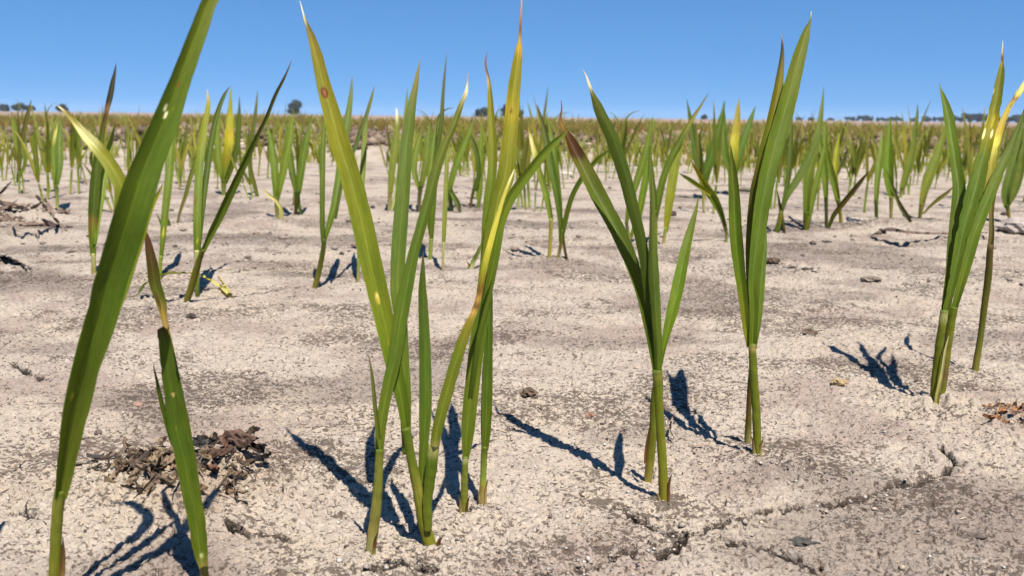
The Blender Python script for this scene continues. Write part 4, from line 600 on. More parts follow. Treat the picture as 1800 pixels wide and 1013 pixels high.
mid('spindly seedling with dark kinked leaf behind the thick orange tipped one', (833, 368), [
 (S_, [(827, 370, 4), (829, 350, 5), (834, 330, 7)], dict(col=[(0, (0.144, 0.084, 0.0528)), (1, GD)])),
 (L_, [(834, 335, 9), (841, 310, 9), (840, 282, 9), (834, 255, 8), (826, 235, .8)], dict(dz=(0, .03), col=GD, keel=.5)),
 (L_, [(840, 372, 5), (843, 340, 9), (845, 290, 11), (846, 250, 9), (848, 212, .8)], dict(dz=(0, .05), col=(0.0936, 0.132, 0.0168), keel=.4))])
mid('dim thin seedling with leaning stem below the small green tuft', (312, 398), [
 (L_, [(311, 400, 4), (316, 375, 5), (326, 345, 7), (334, 315, 8), (342, 290, 8), (348, 262, .8)], dict(dz=(0, .03), col=[(0, (0.1296, 0.105, 0.066)), (.4, (0.0936, 0.096, 0.021)), (1, G)], keel=.5))])
mid('tiny green tuft right of the wide leaning blade', (287, 400), [
 (L_, [(286, 402, 3), (282, 390, 4), (275, 375, .8)], dict(dz=(0, 0), col=GD, keel=.5)), (L_, [(287, 402, 3), (286, 385, 4), (285, 365, .8)], dict(dz=(0, 0), col=G, keel=.5)), (L_, [(299, 401, 5), (297, 392, 5), (293, 376, .8)], dict(dz=(0, 0), col=GD, keel=.5))])
mid('stub of a seedling cut short beside the frayed leaf', (822, 478), [
 (L_, [(821, 480, 9), (828, 468, 8), (838, 448, 7), (848, 428, 5), (853, 415, .8)], dict(horiz=False, dz=(0, .02), col=[(0, SW), (.4, GD), (1, G)], keel=.6)),
 (L_, [(826, 468, 4), (820, 459, .8)], dict(horiz=False, dz=(0, 0), col=DB, keel=.5))])
# fallen curled leaf lying by the slanting one
def lying(name, label, cat, pts, Y, heights, cl, wpx=None, keel=.3, mat=None, n=50, nu=6, seed=1, roll=0.):
    """A blade or twig lying on the soil: pixel path projected to the ground, lifted by given heights in metres."""
    s, o = crom([list(p) for p in pts], n); C = []
    hh = np.interp(s, np.linspace(0, 1, len(heights)), heights)
    for (x, y, w_), h in zip(o, hh):
        g = px_ground(x, y); z = float(gz(g[0], g[1])[0]); r = px_ray(x, y); t = (CAM_H-(z+h))/-r[2]; C.append(CP+r*t)
    C = np.array(C); dep = (C-CP) @ FW; hw = np.maximum(o[:, 2], .5)/2*dep/FPX
    view = np.tile([0, -.35, .94], (n, 1)); P, F, c, uv = leaf_geom(C, hw, view, ramp(cl, s), keel=keel, curl0=keel, nu=nu, seed=seed, ragged=.2, roll=roll)
    ob = mesh_obj(name, P, F, mat or M_LEAF, None, c, uv, True, C[0]); return tag(ob, label, cat, 'litter lying on the soil')
lying('fallen_leaf', 'green leaf arched over the soil, its far half bleached yellow', 'leaf', [(214, 524, 2), (240, 520, 5), (256, 500, 8), (285, 485, 11), (320, 481, 10), (350, 484, 7), (368, 493, 6), (385, 503, 6), (396, 512, 7), (406, 522, 5)], 0, [.001, .002, .010, .018, .020, .018, .012, .008, .004, .001], [(0, GD), (.3, (0.0468, 0.06, 0.0084)), (.55, (0.0936, 0.096, 0.021)), (.7, (0.288, 0.28, 0.099)), (1, (0.4176, 0.385, 0.1848))], keel=.5, seed=3)
lying('fallen_leaf', 'short pale straw piece propped against the bleached leaf end', 'leaf', [(383, 486, 3), (392, 499, 5), (404, 517, 6), (409, 523, 3)], 0, [.010, .006, .002, .001], [(0, (0.4464, 0.406, 0.2178)), (1, (0.36, 0.35, 0.132))], keel=.5, seed=4)
lying('dry_twig', 'hair thin dry twig behind the long slanting leaf', 'twig', [(352, 478, 3), (380, 476, 3), (410, 474, 2.5), (438, 473, 2)], 0, [.002, .003, .003, .002], [(0, (0.144, 0.105, 0.066)), (1, (0.36, 0.294, 0.198))], keel=.8, mat=M_DEBRIS)
lying('fallen_leaf', 'dark strip put in as a shadow reaching in from the left edge', 'leaf', [(-30, 455, 10), (0, 455, 16), (20, 460, 12), (38, 466, 6), (54, 471, 1)], 0, [.004, .005, .004, .002, .001], [(0, (0.0216, 0.021, 0.0198)), (1, (0.036, 0.0315, 0.0264))], keel=.6, mat=M_DEBRIS)  # stands in for a plant's cast shadow: near-black strip, no real leaf
# ------------------------------------------------------------------ litter, clods and pebbles
def blob_geom(rx, ry, rz, seed, rough=.35, sub=2, freq=2.2):
    import bmesh
    bm = bmesh.new(); bmesh.ops.create_icosphere(bm, subdivisions=sub, radius=1.)
    V = np.array([v.co[:] for v in bm.verts]); F = [[v.index for v in f.verts] for f in bm.faces]; bm.free()
    d = 1+rough*fbm(V[:, 0]*freq+V[:, 2]*1.7, V[:, 1]*freq-V[:, 2]*1.3, 1., 3, seed)
    V = V*d[:, None]*[rx, ry, rz]; return V, F
def blob(name, label, cat, px, wpx, hpx, colr, seed, rough=.3, group='litter lying on the soil', deep=.8, sub=3):
    g = px_ground(*px); z = float(gz(g[0], g[1])[0]); s = float((g-CP) @ FW)/FPX
    rx = wpx/2*s; rz = hpx/2*s; V, F = blob_geom(rx, rx*deep, rz, seed, rough, sub); c = np.array([g[0], g[1], z+rz*.55])
    cl = np.array(colr)*(1+.3*fbm(V[:, 0]/rx, V[:, 1]/rx, 2, 3, seed)[:, None])
    o = mesh_obj(name, V+c, F, M_DEBRIS, None, np.clip(cl, .01, .8), None, False, c); return tag(o, label, cat, group)
blob('pebble', 'small round dark pebble left of the broken leaf, above the clump', 'pebble', (173, 765), 14, 13, (0.1054, 0.0744, 0.062), 1, .12)
blob('pebble', 'reddish tan oval pebble between the two left stems', 'pebble', (243, 714), 19, 12, (0.2232, 0.1364, 0.0992), 2, .12)
blob('pebble', 'flat brown pebble right of the cut stub, below the pale stemmed clump', 'pebble', (912, 626), 22, 10, (0.124, 0.0992, 0.0806), 3, .3)
blob('soil_clod', 'angular dark clod at tip of the shadow right of centre', 'soil clod', (930, 699), 26, 16, (0.0806, 0.0558, 0.0372), 4, .6)
blob('pebble', 'little russet pebble below the angular clod', 'pebble', (1036, 733), 17, 13, (0.2046, 0.1178, 0.0806), 5, .3)
blob('soil_clod', 'square dark clod just right of the broad bladed seedling', 'soil clod', (1358, 469), 24, 13, (0.0744, 0.0496, 0.0341), 6, .25)
blob('soil_clod', 'flat pitted clod in front of the brown silt streak', 'soil clod', (1530, 496), 34, 8, (0.1364, 0.1054, 0.0806), 7, .4)
blob('soil_clod', 'small black brown clod behind the forked seedling', 'soil clod', (1182, 380), 13, 11, (0.0558, 0.0372, 0.0279), 8, .4)
blob('soil_clod', 'black flake of charred crust low on the right, before the crack', 'soil clod', (1411, 955), 48, 13, (0.0527, 0.0465, 0.0403), 9, .65, deep=.5)
blob('soil_clod', 'crumbled brown clod at bottom right corner', 'soil clod', (1712, 950), 44, 12, (0.0806, 0.062, 0.0496), 10, .65, deep=.5)
blob('pebble', 'yellow tan crumb cluster left of the clustered seedling shadow', 'pebble', (1474, 680), 26, 13, (0.2604, 0.186, 0.0992), 11, .5)
blob('pebble', 'dark speck pebble right of the broken leaf top', 'pebble', (337, 565), 15, 9, (0.0434, 0.0341, 0.0279), 12, .5)
blob('pebble', 'dark sliver of crust left of the broken leaf top', 'pebble', (264, 549), 12, 5, (0.0434, 0.031, 0.0248), 13, .3)
blob('soil_clod', 'dark lump on the pale soil at the far left stalks', 'soil clod', (655, 368), 9, 8, (0.062, 0.0434, 0.0372), 14, .3)
blob('soil_clod', 'broad grey brown clod behind the straight pair of leaves', 'soil clod', (1312, 337), 26, 8, (0.124, 0.1054, 0.0744), 15, .3)
blob('pebble', 'two toned clod far right beside the thin stalk', 'pebble', (1765, 380), 12, 8, (0.062, 0.0434, 0.0372), 16, .4)
def flake(parent, c, sx, sy, colr, seed, tilt=(0, 0, 0), amp=.35, name='dead_leaf_scrap', n=9):
    u, v = np.meshgrid(np.linspace(-1, 1, n), np.linspace(-1, 1, n), indexing='ij'); r = np.maximum(np.abs(u), np.abs(v))+1e-6; k = r/np.hypot(u, v).clip(1e-6)
    x = u*k; y = v*k; e = 1+.38*perlin(np.arctan2(v, u)*1.6+seed, r*0, seed)+.2*perlin(np.arctan2(v, u)*4, r*0, seed+3)
    V = np.stack([x*e*sx, y*e*sy, amp*max(sx, sy)*fbm(u*.9+seed, v*.9, 1.1, 3, seed)+amp*.6*max(sx, sy)*(x*x-.5)], -1).reshape(-1, 3)
    from mathutils import Euler
    Rm = np.array(Euler(tilt).to_matrix()); V = V @ Rm.T + c; th = np.array([0, 0, -.0003])
    V = np.vstack([V, V+th]); F = []
    for a in range(n-1):
        for b in range(n-1):
            q = a*n+b; F += [[q, q+1, q+n+1, q+n], [q+n*n, q+n+n*n, q+n+1+n*n, q+1+n*n]]
    rim = [b for b in range(n)]+[a*n+n-1 for a in range(1, n)]+[(n-1)*n+b for b in range(n-2, -1, -1)]+[a*n for a in range(n-2, 0, -1)]
    for a, b in zip(rim, rim[1:]+rim[:1]): F.append([b, a, a+n*n, b+n*n])
    cl = np.array(colr)*(1+.5*fbm(V[:, 0]/sx, V[:, 1]/sx, 1.6, 3, seed)[:, None])
    return mesh_obj(name, V, F, M_DEBRIS, parent, np.clip(cl, .012, .8), None, False, np.array(parent.location) if parent else c)
def pxc(x, y, lift=0.):
    g = px_ground(x, y); return np.array([g[0], g[1], float(gz(g[0], g[1])[0])+lift])
# crumpled residue clump, two lobes
g0 = pxc(255, 860); cl1 = empty('residue_clump', g0, 'crumpled brown plant residue heaped left of the broken leafed seedling', 'plant residue', 'litter lying on the soil')
rs = random.Random(8)
for k in range(60):
    x = rs.gauss(268, 28); y = 905-abs(rs.gauss(52, 28)) if k % 2 else rs.uniform(828, 860); s_ = rs.uniform(.0016, .0048)
    cc_ = rs.choice([(0.0806, 0.0527, 0.0341), (0.124, 0.0837, 0.0558), (0.062, 0.0434, 0.031), (0.1612, 0.1116, 0.0682)])
    flake(cl1, pxc(x, y, s_*rs.uniform(.3, 1.1)), s_, s_*rs.uniform(.35, .9), cc_, rs.randint(1, 900), (rs.uniform(-1, 1), rs.uniform(-.9, .9), rs.uniform(0, 3)), .5, n=7)
g1 = pxc(415, 860); cl2 = empty('residue_clump', g1, 'curled dark dead leaf mass casting shadow right of the broken leafed seedling', 'plant residue', 'litter lying on the soil')
for (x, y, sx, sy, z_, tl, cc_) in [(452, 855, .0060, .0016, .006, (.5, -.1, -.5), (0.062, 0.0434, 0.031)), (430, 850, .0062, .0030, .005, (.6, .1, -.35), (0.124, 0.0744, 0.0527)), (412, 846, .0045, .0035, .006, (0.558, 0.248, 0.248), (0.1488, 0.0806, 0.0558)), (440, 832, .0040, .0016, .008, (.4, -.4, .3), (0.0806, 0.0558, 0.0372)),
     (388, 838, .0035, .0022, .004, (.4, .9, 1.), (0.0558, 0.0434, 0.031)), (360, 842, .0040, .0024, .003, (.7, .2, 0), (0.0372, 0.0341, 0.031)), (378, 880, .0038, .0022, .003, (.3, .3, 2.), (0.1612, 0.0806, 0.0434)), (395, 868, .0045, .0018, .004, (.5, 0, .9), (0.1054, 0.0558, 0.0372)), (466, 862, .0035, .0010, .005, (.4, -.3, -.4), (0.031, 0.0217, 0.0186)),
     (405, 895, .0034, .0018, .002, (.5, 1., .4), (0.186, 0.1116, 0.062)), (370, 862, .003, .002, .003, (1., .3, .4), (0.1984, 0.1364, 0.0806)), (352, 868, .003, .0018, .002, (1., .6, .9), (0.2232, 0.155, 0.093)), (345, 895, .0036, .0012, .001, (0.186, 0.124, 0.31), (0.1736, 0.1054, 0.062)), (330, 880, .003, .002, .001, (0.31, 0.372, 0.124), (0.248, 0.1736, 0.0992)),
     (420, 878, .003, .0012, .002, (0.248, 0.124, 0.124), (0.2108, 0.1364, 0.0806)), (436, 868, .0034, .001, .003, (.3, 0, -.2), (0.1488, 0.093, 0.062))]:
    flake(cl2, pxc(x, y, z_*1.2), sx*1.15, sy*1.1, tuple(v*.7 for v in cc_), rs.randint(1, 900), tl, .5)
for k in range(90):
    left = k % 2; x = rs.gauss(262, 30) if left else rs.gauss(408, 34); y = rs.gauss(858, 22); s_ = rs.uniform(.002, .006); par = cl1 if left else cl2
    flake(par, pxc(x, y, rs.uniform(.001, .006)), s_, s_*rs.uniform(.05, .13), rs.choice([(.05, .035, .022), (.085, .058, .036), (.12, .085, .05), (.20, .15, .09), (.035, .025, .018)]), rs.randint(1, 900), (rs.uniform(-.8, .8), rs.uniform(-.7, .7), rs.uniform(0, 3)), .25, name='dead_fibre', n=4)
g2 = pxc(170, 825); cl3 = empty('residue_clump', g2, 'thin frayed twigs and scraps left of the brown heap', 'plant residue', 'litter lying on the soil')
for k in range(12):
    x = rs.uniform(132, 215); y = rs.uniform(806, 842); s_ = rs.uniform(.002, .0055)
    flake(cl3, pxc(x, y, .0012), s_, s_*rs.uniform(.10, .3), rs.choice([(0.062, 0.0434, 0.031), (0.124, 0.0868, 0.062), (0.0372, 0.031, 0.0279)]), rs.randint(1, 900), (rs.uniform(-.4, .4), rs.uniform(-.4, .4), rs.uniform(-.5, .9)), .3, n=6)
g4 = pxc(1770, 745); cl4 = empty('residue_clump', g4, 'rust coloured dead leaf scraps at right edge below the clustered seedling', 'plant residue', 'litter lying on the soil')
for k in range(20):
    x = rs.uniform(1732, 1805); y = rs.uniform(725, 760); s_ = rs.uniform(.0020, .0058)
    flake(cl4, pxc(x, y, .0014), s_, s_*rs.uniform(.06, .28), rs.choice([(0.2356, 0.1178, 0.0496), (0.1364, 0.062, 0.031), (0.3224, 0.2356, 0.1488), (0.0992, 0.0558, 0.0372)]), rs.randint(1, 900), (rs.uniform(-.6, .6), rs.uniform(-.4, .4), rs.uniform(-.5, .9)), .5, n=7)
g5 = pxc(1428, 592); cl5 = empty('residue_clump', g5, 'folded brown scrap with a pale stalk at the long shadow tip', 'plant residue', 'litter lying on the soil')
flake(cl5, pxc(1424, 592, .003), .0052, .0035, (0.093, 0.062, 0.0434), 31, (0.434, 0.062, 0.062), .3); flake(cl5, pxc(1436, 592, .004), .0045, .0005, (0.31, 0.2604, 0.186), 32, (.2, .2, 2.2), .1)
g6 = pxc(40, 390); cl6 = empty('residue_clump', g6, 'old root mass with curved dark rootlets at the left edge', 'plant residue', 'litter lying on the soil')
for k in range(22):
    x = rs.uniform(-30, 110); y = rs.uniform(372, 404); s_ = rs.uniform(.006, .022)
    flake(cl6, pxc(x, y, .003+rs.random()*.010*(x < 30)), s_, s_*rs.uniform(.12, .4), rs.choice([(0.0868, 0.0589, 0.0434), (0.1364, 0.093, 0.0682), (0.0558, 0.0372, 0.031), (0.186, 0.124, 0.093)]), rs.randint(1, 900), (rs.uniform(-.5, .5), rs.uniform(-.3, .3), rs.uniform(-.5, .5)), .3, n=6)
g7 = pxc(650, 278)
lying('dry_twig', 'dark dead rootlet curving down at the left edge', 'twig', [(-10, 345, 9), (4, 340, 8), (12, 330, 7), (21, 319, 2)], 0, [.004, .02, .03, .04], [(0, (0.093, 0.062, 0.0434)), (1, (0.062, 0.0434, 0.031))], keel=.8, mat=M_DEBRIS, n=24)
lying('dry_twig', 'dead grey straw leaning down to the soil left of the charred tip seedling', 'twig', [(56, 333, 4), (66, 348, 6), (80, 367, 6.5), (95, 384, 6), (107, 398, 5), (118, 406, 2)], 0, [.055, .045, .030, .016, .004, .001], [(0, (0.279, 0.2356, 0.1736)), (.3, (0.1736, 0.1364, 0.1054)), (1, (0.124, 0.093, 0.0682))], keel=.8, mat=M_DEBRIS, n=24)
lying('fallen_leaf', 'pale curved strip on the root mass', 'leaf', [(18, 378, 4), (30, 388, 6), (45, 391, 5), (64, 388, 3), (66, 382, 1)], 0, [.012, .012, .01, .01, .01], [(0, (0.186, 0.124, 0.093)), (.5, (0.372, 0.31, 0.2232)), (1, (0.124, 0.0868, 0.062))], keel=.5, mat=M_DEBRIS, n=24)
lying('fallen_leaf', 'white bleached chip of straw behind the brown tipped leaf', 'leaf', [(985, 304, 5), (997, 304, 7), (1009, 306, 6)], 0, [.008, .008, .008], [(0, (0.4464, 0.4092, 0.341)), (1, (0.4464, 0.4092, 0.341))], keel=.1, mat=M_DEBRIS, n=10)
lying('fallen_leaf', 'tan fractured straw standing in the right background stand', 'leaf', [(1486, 262, 6), (1493, 258, 6), (1502, 250, 6), (1510, 243, 5)], 0, [.05, .05, .06, .06], [(0, (0.372, 0.31, 0.2046)), (1, (0.4092, 0.3472, 0.248))], keel=.2, mat=M_DEBRIS, n=12)
lying('dry_twig', 'dark crust ridge beam lying along the soil fissure on the right', 'twig', [(1530, 414, 3), (1545, 406, 12), (1565, 400, 15), (1590, 405, 11), (1630, 408, 8), (1680, 409, 7), (1735, 408, 5)], 0, [.003, .006, .010, .007, .005, .004, .002], [(0, (0.0806, 0.0558, 0.0434)), (.3, (0.1054, 0.0713, 0.0558)), (1, (0.1612, 0.1116, 0.0806))], keel=-.8, mat=M_DEBRIS, n=40)
lying('dry_twig', 'weathered stick running off the right edge', 'twig', [(1770, 399, 5), (1785, 393, 6), (1800, 387, 6), (1830, 380, 5)], 0, [.006, .01, .012, .012], [(0, (0.1364, 0.093, 0.0744)), (1, (0.1736, 0.124, 0.0992))], keel=-.8, mat=M_DEBRIS, n=16)
blob('soil_clod', 'pale rounded clod against the right edge beneath the stick', 'soil clod', (1790, 412), 62, 30, (0.2604, 0.217, 0.186), 21, .3)
lying('dry_twig', 'black hair thin rootlet on the soil at left', 'twig', [(0, 834, 2), (14, 826, 3), (30, 818, 3), (48, 806, 2)], 0, [.001, .002, .003, .004], [(0, (0.217, 0.1612, 0.1054)), (1, (0.279, 0.217, 0.155))], keel=.8, mat=M_DEBRIS, n=20)
lying('dry_twig', 'curled reddish rootlet right of the fan shaped seedling foot', 'twig', [(1184, 770, 3), (1178, 757, 4), (1180, 742, 4), (1186, 728, 2)], 0, [.001, .004, .007, .010], [(0, (0.124, 0.0744, 0.0558)), (1, (0.2232, 0.155, 0.1116))], keel=.8, mat=M_DEBRIS, n=20)
lying('dry_twig', 'short dry stick across the two shadows right of centre', 'twig', [(1222, 785, 2), (1240, 783, 4), (1256, 786, 3), (1262, 790, 2)], 0, [.001, .002, .002, .001], [(0, (0.186, 0.1116, 0.0806)), (1, (0.31, 0.248, 0.186))], keel=.8, mat=M_DEBRIS, n=16)

# loose crumbs and flecks: far too many to count
def scatter(name, label, N, rmin, rmax, smin, smax, cols, seed, flat=.7, power=2.6, mat=None, dens=None, amax=40, elong=1.):
    rg = np.random.default_rng(seed)
    r = 1/np.sqrt(rg.uniform(1/rmax**2, 1/rmin**2, N*3)); th = rg.uniform(-R(amax), R(amax), N*3)
    r = 1/(rg.uniform(1/rmax**1.3, 1/rmin**1.3, N*3))**(1/1.3)
    x = r*np.sin(th); y = r*np.cos(th)
    if dens is not None: keep = rg.random(N*3) < dens(x, y)
    else: keep = np.ones(N*3, bool)
    x = x[keep][:N]; y = y[keep][:N]; r = r[keep][:N]
    if name in ('soil_crumbs', 'dark_litter'):
        hb = np.array([q[:2] for q in HERO]); m_n = 60; ex = np.repeat(hb, m_n, 0)+rg.normal(0, .0055, (len(hb)*m_n, 2)); x = np.r_[x, ex[:, 0]]; y = np.r_[y, ex[:, 1]]; r = np.hypot(x, y)
    N = len(x)
    s = smin*(1-rg.random(N)*(1-(smin/smax)**power))**(-1/power); s = s*(1+.6*np.clip(r-.6, 0, 3))
    z = gz(x, y)
    base = np.array([[0, 0, 1], [.9, 0, .2], [.25, .85, .15], [-.75, .5, .25], [-.75, -.5, .1], [.25, -.85, .25], [0, 0, -.8]]); fc = np.array([[0, 1, 2], [0, 2, 3], [0, 3, 4], [0, 4, 5], [0, 5, 1], [6, 2, 1], [6, 3, 2], [6, 4, 3], [6, 5, 4], [6, 1, 5]])
    P = base[None]*(1+.35*rg.uniform(-1, 1, (N, 7, 1))); P = P*s[:, None, None]; P[..., 2] *= flat; P[..., 1] *= elong if np.isscalar(elong) else 1
    a = rg.uniform(0, 2*math.pi, N); ca, sa = np.cos(a)[:, None], np.sin(a)[:, None]; X = P[..., 0]*ca-P[..., 1]*sa; Y = P[..., 0]*sa+P[..., 1]*ca
    V_ = np.stack([X+x[:, None], Y+y[:, None], P[..., 2]+(z+s*flat*.25)[:, None]], -1).reshape(-1, 3); F_ = (fc[None]+np.arange(N)[:, None, None]*7).reshape(-1, 3)
    cs = np.array(cols)[rg.integers(0, len(cols), N)]*rg.uniform(.75, 1.25, (N, 1)); C_ = np.ones((N*7, 4)); C_[:, :3] = np.repeat(cs, 7, 0)
    me = bpy.data.meshes.new(name); me.vertices.add(len(V_)); me.vertices.foreach_set('co', V_.ravel()); me.loops.add(len(F_)*3); me.loops.foreach_set('vertex_index', F_.ravel().astype(np.int32)); me.polygons.add(len(F_)); me.polygons.foreach_set('loop_start', (np.arange(len(F_))*3).astype(np.int32)); me.update(calc_edges=True)
    at = me.color_attributes.new('Col', 'FLOAT_COLOR', 'POINT'); at.data.foreach_set('color', C_.ravel()); me.materials.append(mat or M_CRUMB)
    o = bpy.data.objects.new(name, me); col.objects.link(o); return tag(o, label, kind='stuff')
dn = lambda x, y: .12+.88*smooth(-.05, .45, fbm(x*.8, y*1.2, 12, 3, 151))
scatter('soil_crumbs', 'loose pale crumbs strewn over the crust', 17000, .24, 2.2, .00025, .0019, [(0.31, 0.2728, 0.2356), (0.3472, 0.31, 0.2666), (0.2604, 0.217, 0.1798), (0.3224, 0.2604, 0.186), (0.2108, 0.1674, 0.1364)], 5, .7, 2.6, dens=dn)
scatter('dark_litter', 'dark specks of decayed plant matter on the crust', 20000, .24, 2.6, .00022, .0022, [(0.062, 0.0434, 0.031), (0.093, 0.062, 0.0465), (0.1364, 0.093, 0.0682), (0.0434, 0.0341, 0.0279)], 6, .35, 2.4, M_DEBRIS, dn, elong=.45)
scatter('straw_chaff', 'thin broken straw and rootlets strewn over the crust', 2600, .24, 3.0, .0008, .0050, [(.30, .23, .15), (.10, .07, .05), (.07, .05, .035), (.17, .12, .08), (.38, .32, .22)], 8, .12, 2.2, M_DEBRIS, None, elong=.10)
def lev_d(x, y): return smooth(.015, .05, base_height(x, y))*smooth(3.0, 3.8, y)
scatter('levee_clods', 'brown broken clods covering the low earth bank', 14000, 3.2, 7., .0035, .016, [(0.124, 0.0868, 0.062), (0.0868, 0.0589, 0.0434), (0.1736, 0.124, 0.093), (0.1488, 0.1054, 0.0744)], 7, .7, 2.2, M_CRUMB, lev_d, 42)
scatter('levee_straw', 'short bits of straw lying on the earth bank', 3000, 3.2, 6.5, .006, .016, [(0.31, 0.248, 0.1612), (0.2232, 0.1612, 0.1116), (0.372, 0.31, 0.2232)], 9, .2, 2.2, M_DEBRIS, lev_d, 42, .12)
scatter('field_clods', 'scattered clods over the bare soil behind the first rows', 1400, .9, 4.2, .0010, .0055, [(0.248, 0.2046, 0.1674), (0.1488, 0.1116, 0.0868), (0.186, 0.1488, 0.1178), (0.0868, 0.062, 0.0496)], 10, .55, 2.4, M_CRUMB, None, 42)

# ------------------------------------------------------------------ background seedlings
def proto_seedling(seed, name='seedling'):
    rg = random.Random(seed); root = empty(name, (0, 0, 0), 'x', 'seedling', 'x'); H = rg.uniform(.105, .135); lean = rg.uniform(-.12, .12); ns = rg.choice([1, 1, 2])
    for q in range(ns):
        ox = (q*rg.uniform(.006, .012)); oy = rg.uniform(-.004, .004)*q; hs_ = H*rg.uniform(.25, .4); ln = lean+rg.uniform(-.15, .15)*(q+.3)
        st = np.array([[ox+ln*z, oy, z] for z in np.linspace(-.004, hs_, 7)]); cl = ramp([(0, rg.choice([SW, TAN, ST])), (.5, ST), (1, G)], np.linspace(0, 1, 7))
        P, F, c, uv = tube_geom(st, np.linspace(.0018, .0016, 7), np.tile([0, -1., 0], (7, 1)), cl, ns=6, seed=seed); mesh_obj('stem', P, F, M_LEAF, root, c, uv)
        for k in range(rg.choice([2, 2, 3]) if q == 0 else 2):
            n = 16; s = np.linspace(0, 1, n); L_len = H*rg.uniform(.45, 1.08); side = (-1)**(k+q); a0 = side*rg.uniform(.0, .20)+ln; bend = side*rg.uniform(-.05, .34); fold = rg.random() < .16
            ang = a0+bend*s**1.3 + (fold*side*1.5*(s > .6)*(s-.6)*2); dx = np.cumsum(np.sin(ang))/n*L_len; dz = np.cumsum(np.cos(ang))/n*L_len; dy = s**1.6*L_len*rg.uniform(-.25, .35)
            C = np.stack([ox+ln*hs_+dx, oy+dy, hs_*.9+dz], -1); W = rg.uniform(.0017, .0036); hw = W*np.clip(np.minimum(.45+s*3.2, 1), 0, 1)*np.clip((1-s)*2.3, 0.03, 1)**.8
            base = rg.choice([(.105, .135, .022), (.090, .12, .020), (.125, .15, .028), (.165, .165, .035), (.12, .13, .035)]); r_ = rg.random()
            tip = (0.3024, 0.231, 0.132) if r_ < .2 else (0.0864, 0.049, 0.0264) if r_ < .42 else tuple(v*1.25 for v in base); mid_ = (0.2736, 0.252, 0.0396) if rg.random() < .13 else base
            P, F, c, uv = leaf_geom(C, hw, np.tile([rg.uniform(-.6, .6), -1., .2], (n, 1)), ramp([(0, GY), (.15, base), (.5, mid_), (.82, base), (.93, tip), (1, tip)], s), keel=rg.uniform(-.5, .6), nu=4, seed=seed+k)
            mesh_obj('leaf', P, F, M_LEAF, root, c, uv)
    return root
protos = [proto_seedling(100+k) for k in range(22)]; used = [False]*22
def copy_tree(o):
    r = o.copy(); col.objects.link(r)
    for ch in o.children:
        c = ch.copy(); col.objects.link(c); c.parent = r
    return r
ZX = [(130, 'left of the charred tip seedling'), (330, 'around the wide leaning blade'), (560, 'between the leaning blade and ring spotted leaf'), (730, 'behind the ring spotted leaf'), (930, 'behind the orange tipped leaf'), (1130, 'around the brown tipped leaf'), (1340, 'left of the broad rising blade'), (1500, 'right of the broad rising blade'), (1660, 'under the open sky on the right'), (5000, 'behind the cream patched cluster')]
rg = random.Random(21); spots = []; tries = 0
while len(spots) < 246 and tries < 20000:
    tries += 1
    px = rg.uniform(-40, 1850); a = rg.random(); d = 1/rg.uniform(1/4.6, 1/1.45) if a > .35 else rg.uniform(2.2, 4.6)
    y = 206 + CAM_H*FPX/d*1.03
    if y > 400: continue
    g = px_ground(px, y)
    keep = smooth(-.35, .3, float(fbm(g[0], g[1], 1.1, 2, 301)))*.75+.25
    if d < 1.7: keep *= .42
    if rg.random() > keep or any((g[0]-q[0])**2+(g[1]-q[1])**2 < (.022*d)**2*.5 for q in spots): continue
    if 590 < px < 690 and y < 330 and y > 232: continue
    spots.append((g[0], g[1], px, d))
spots.sort(key=lambda q: q[1]); near = {}
ORD = ['leftmost', 'second from left', 'third from left', 'fourth from left', 'fifth from left', 'sixth from left', 'seventh from left', 'eighth from left', 'ninth from left', 'tenth from left', 'eleventh from left', 'twelfth from left', 'thirteenth from left', 'fourteenth from left', 'fifteenth from left']
for k, (x, y, px, d) in enumerate(spots):
    p = rg.randrange(22)
    if not used[p]: o = protos[p]; used[p] = True
    else: o = copy_tree(protos[p])
    z = float(gz(x, y)[0]); o.location = (x, y, z); s = rg.uniform(.70, 1.22)*(1.04 if d < 1.9 else .96); o.scale = (s*1.06, s*1.06, s)
    o.rotation_euler = (rg.uniform(-.10, .10), rg.uniform(-.12, .12), rg.choice([0, math.pi])+rg.uniform(-.9, .9))
    zn = next(t for (lim, t) in ZX if px < lim)
    if d < 2.0: gp = 'smaller seedlings '+zn; lb = ORD[near.setdefault(zn, sorted(q[2] for q in spots if q[3] < 2.0 and next(t for (l_, t) in ZX if q[2] < l_) == zn)).index(px)]+' smaller seedling '+zn
    else: lb = 'faint far seedling in the dense green band, '+zn; gp = 'far seedlings '+zn
    tag(o, lb, 'seedling', gp)
for p in range(22):
    if not used[p]:
        for ch in list(protos[p].children): bpy.data.objects.remove(ch)
        bpy.data.objects.remove(protos[p])
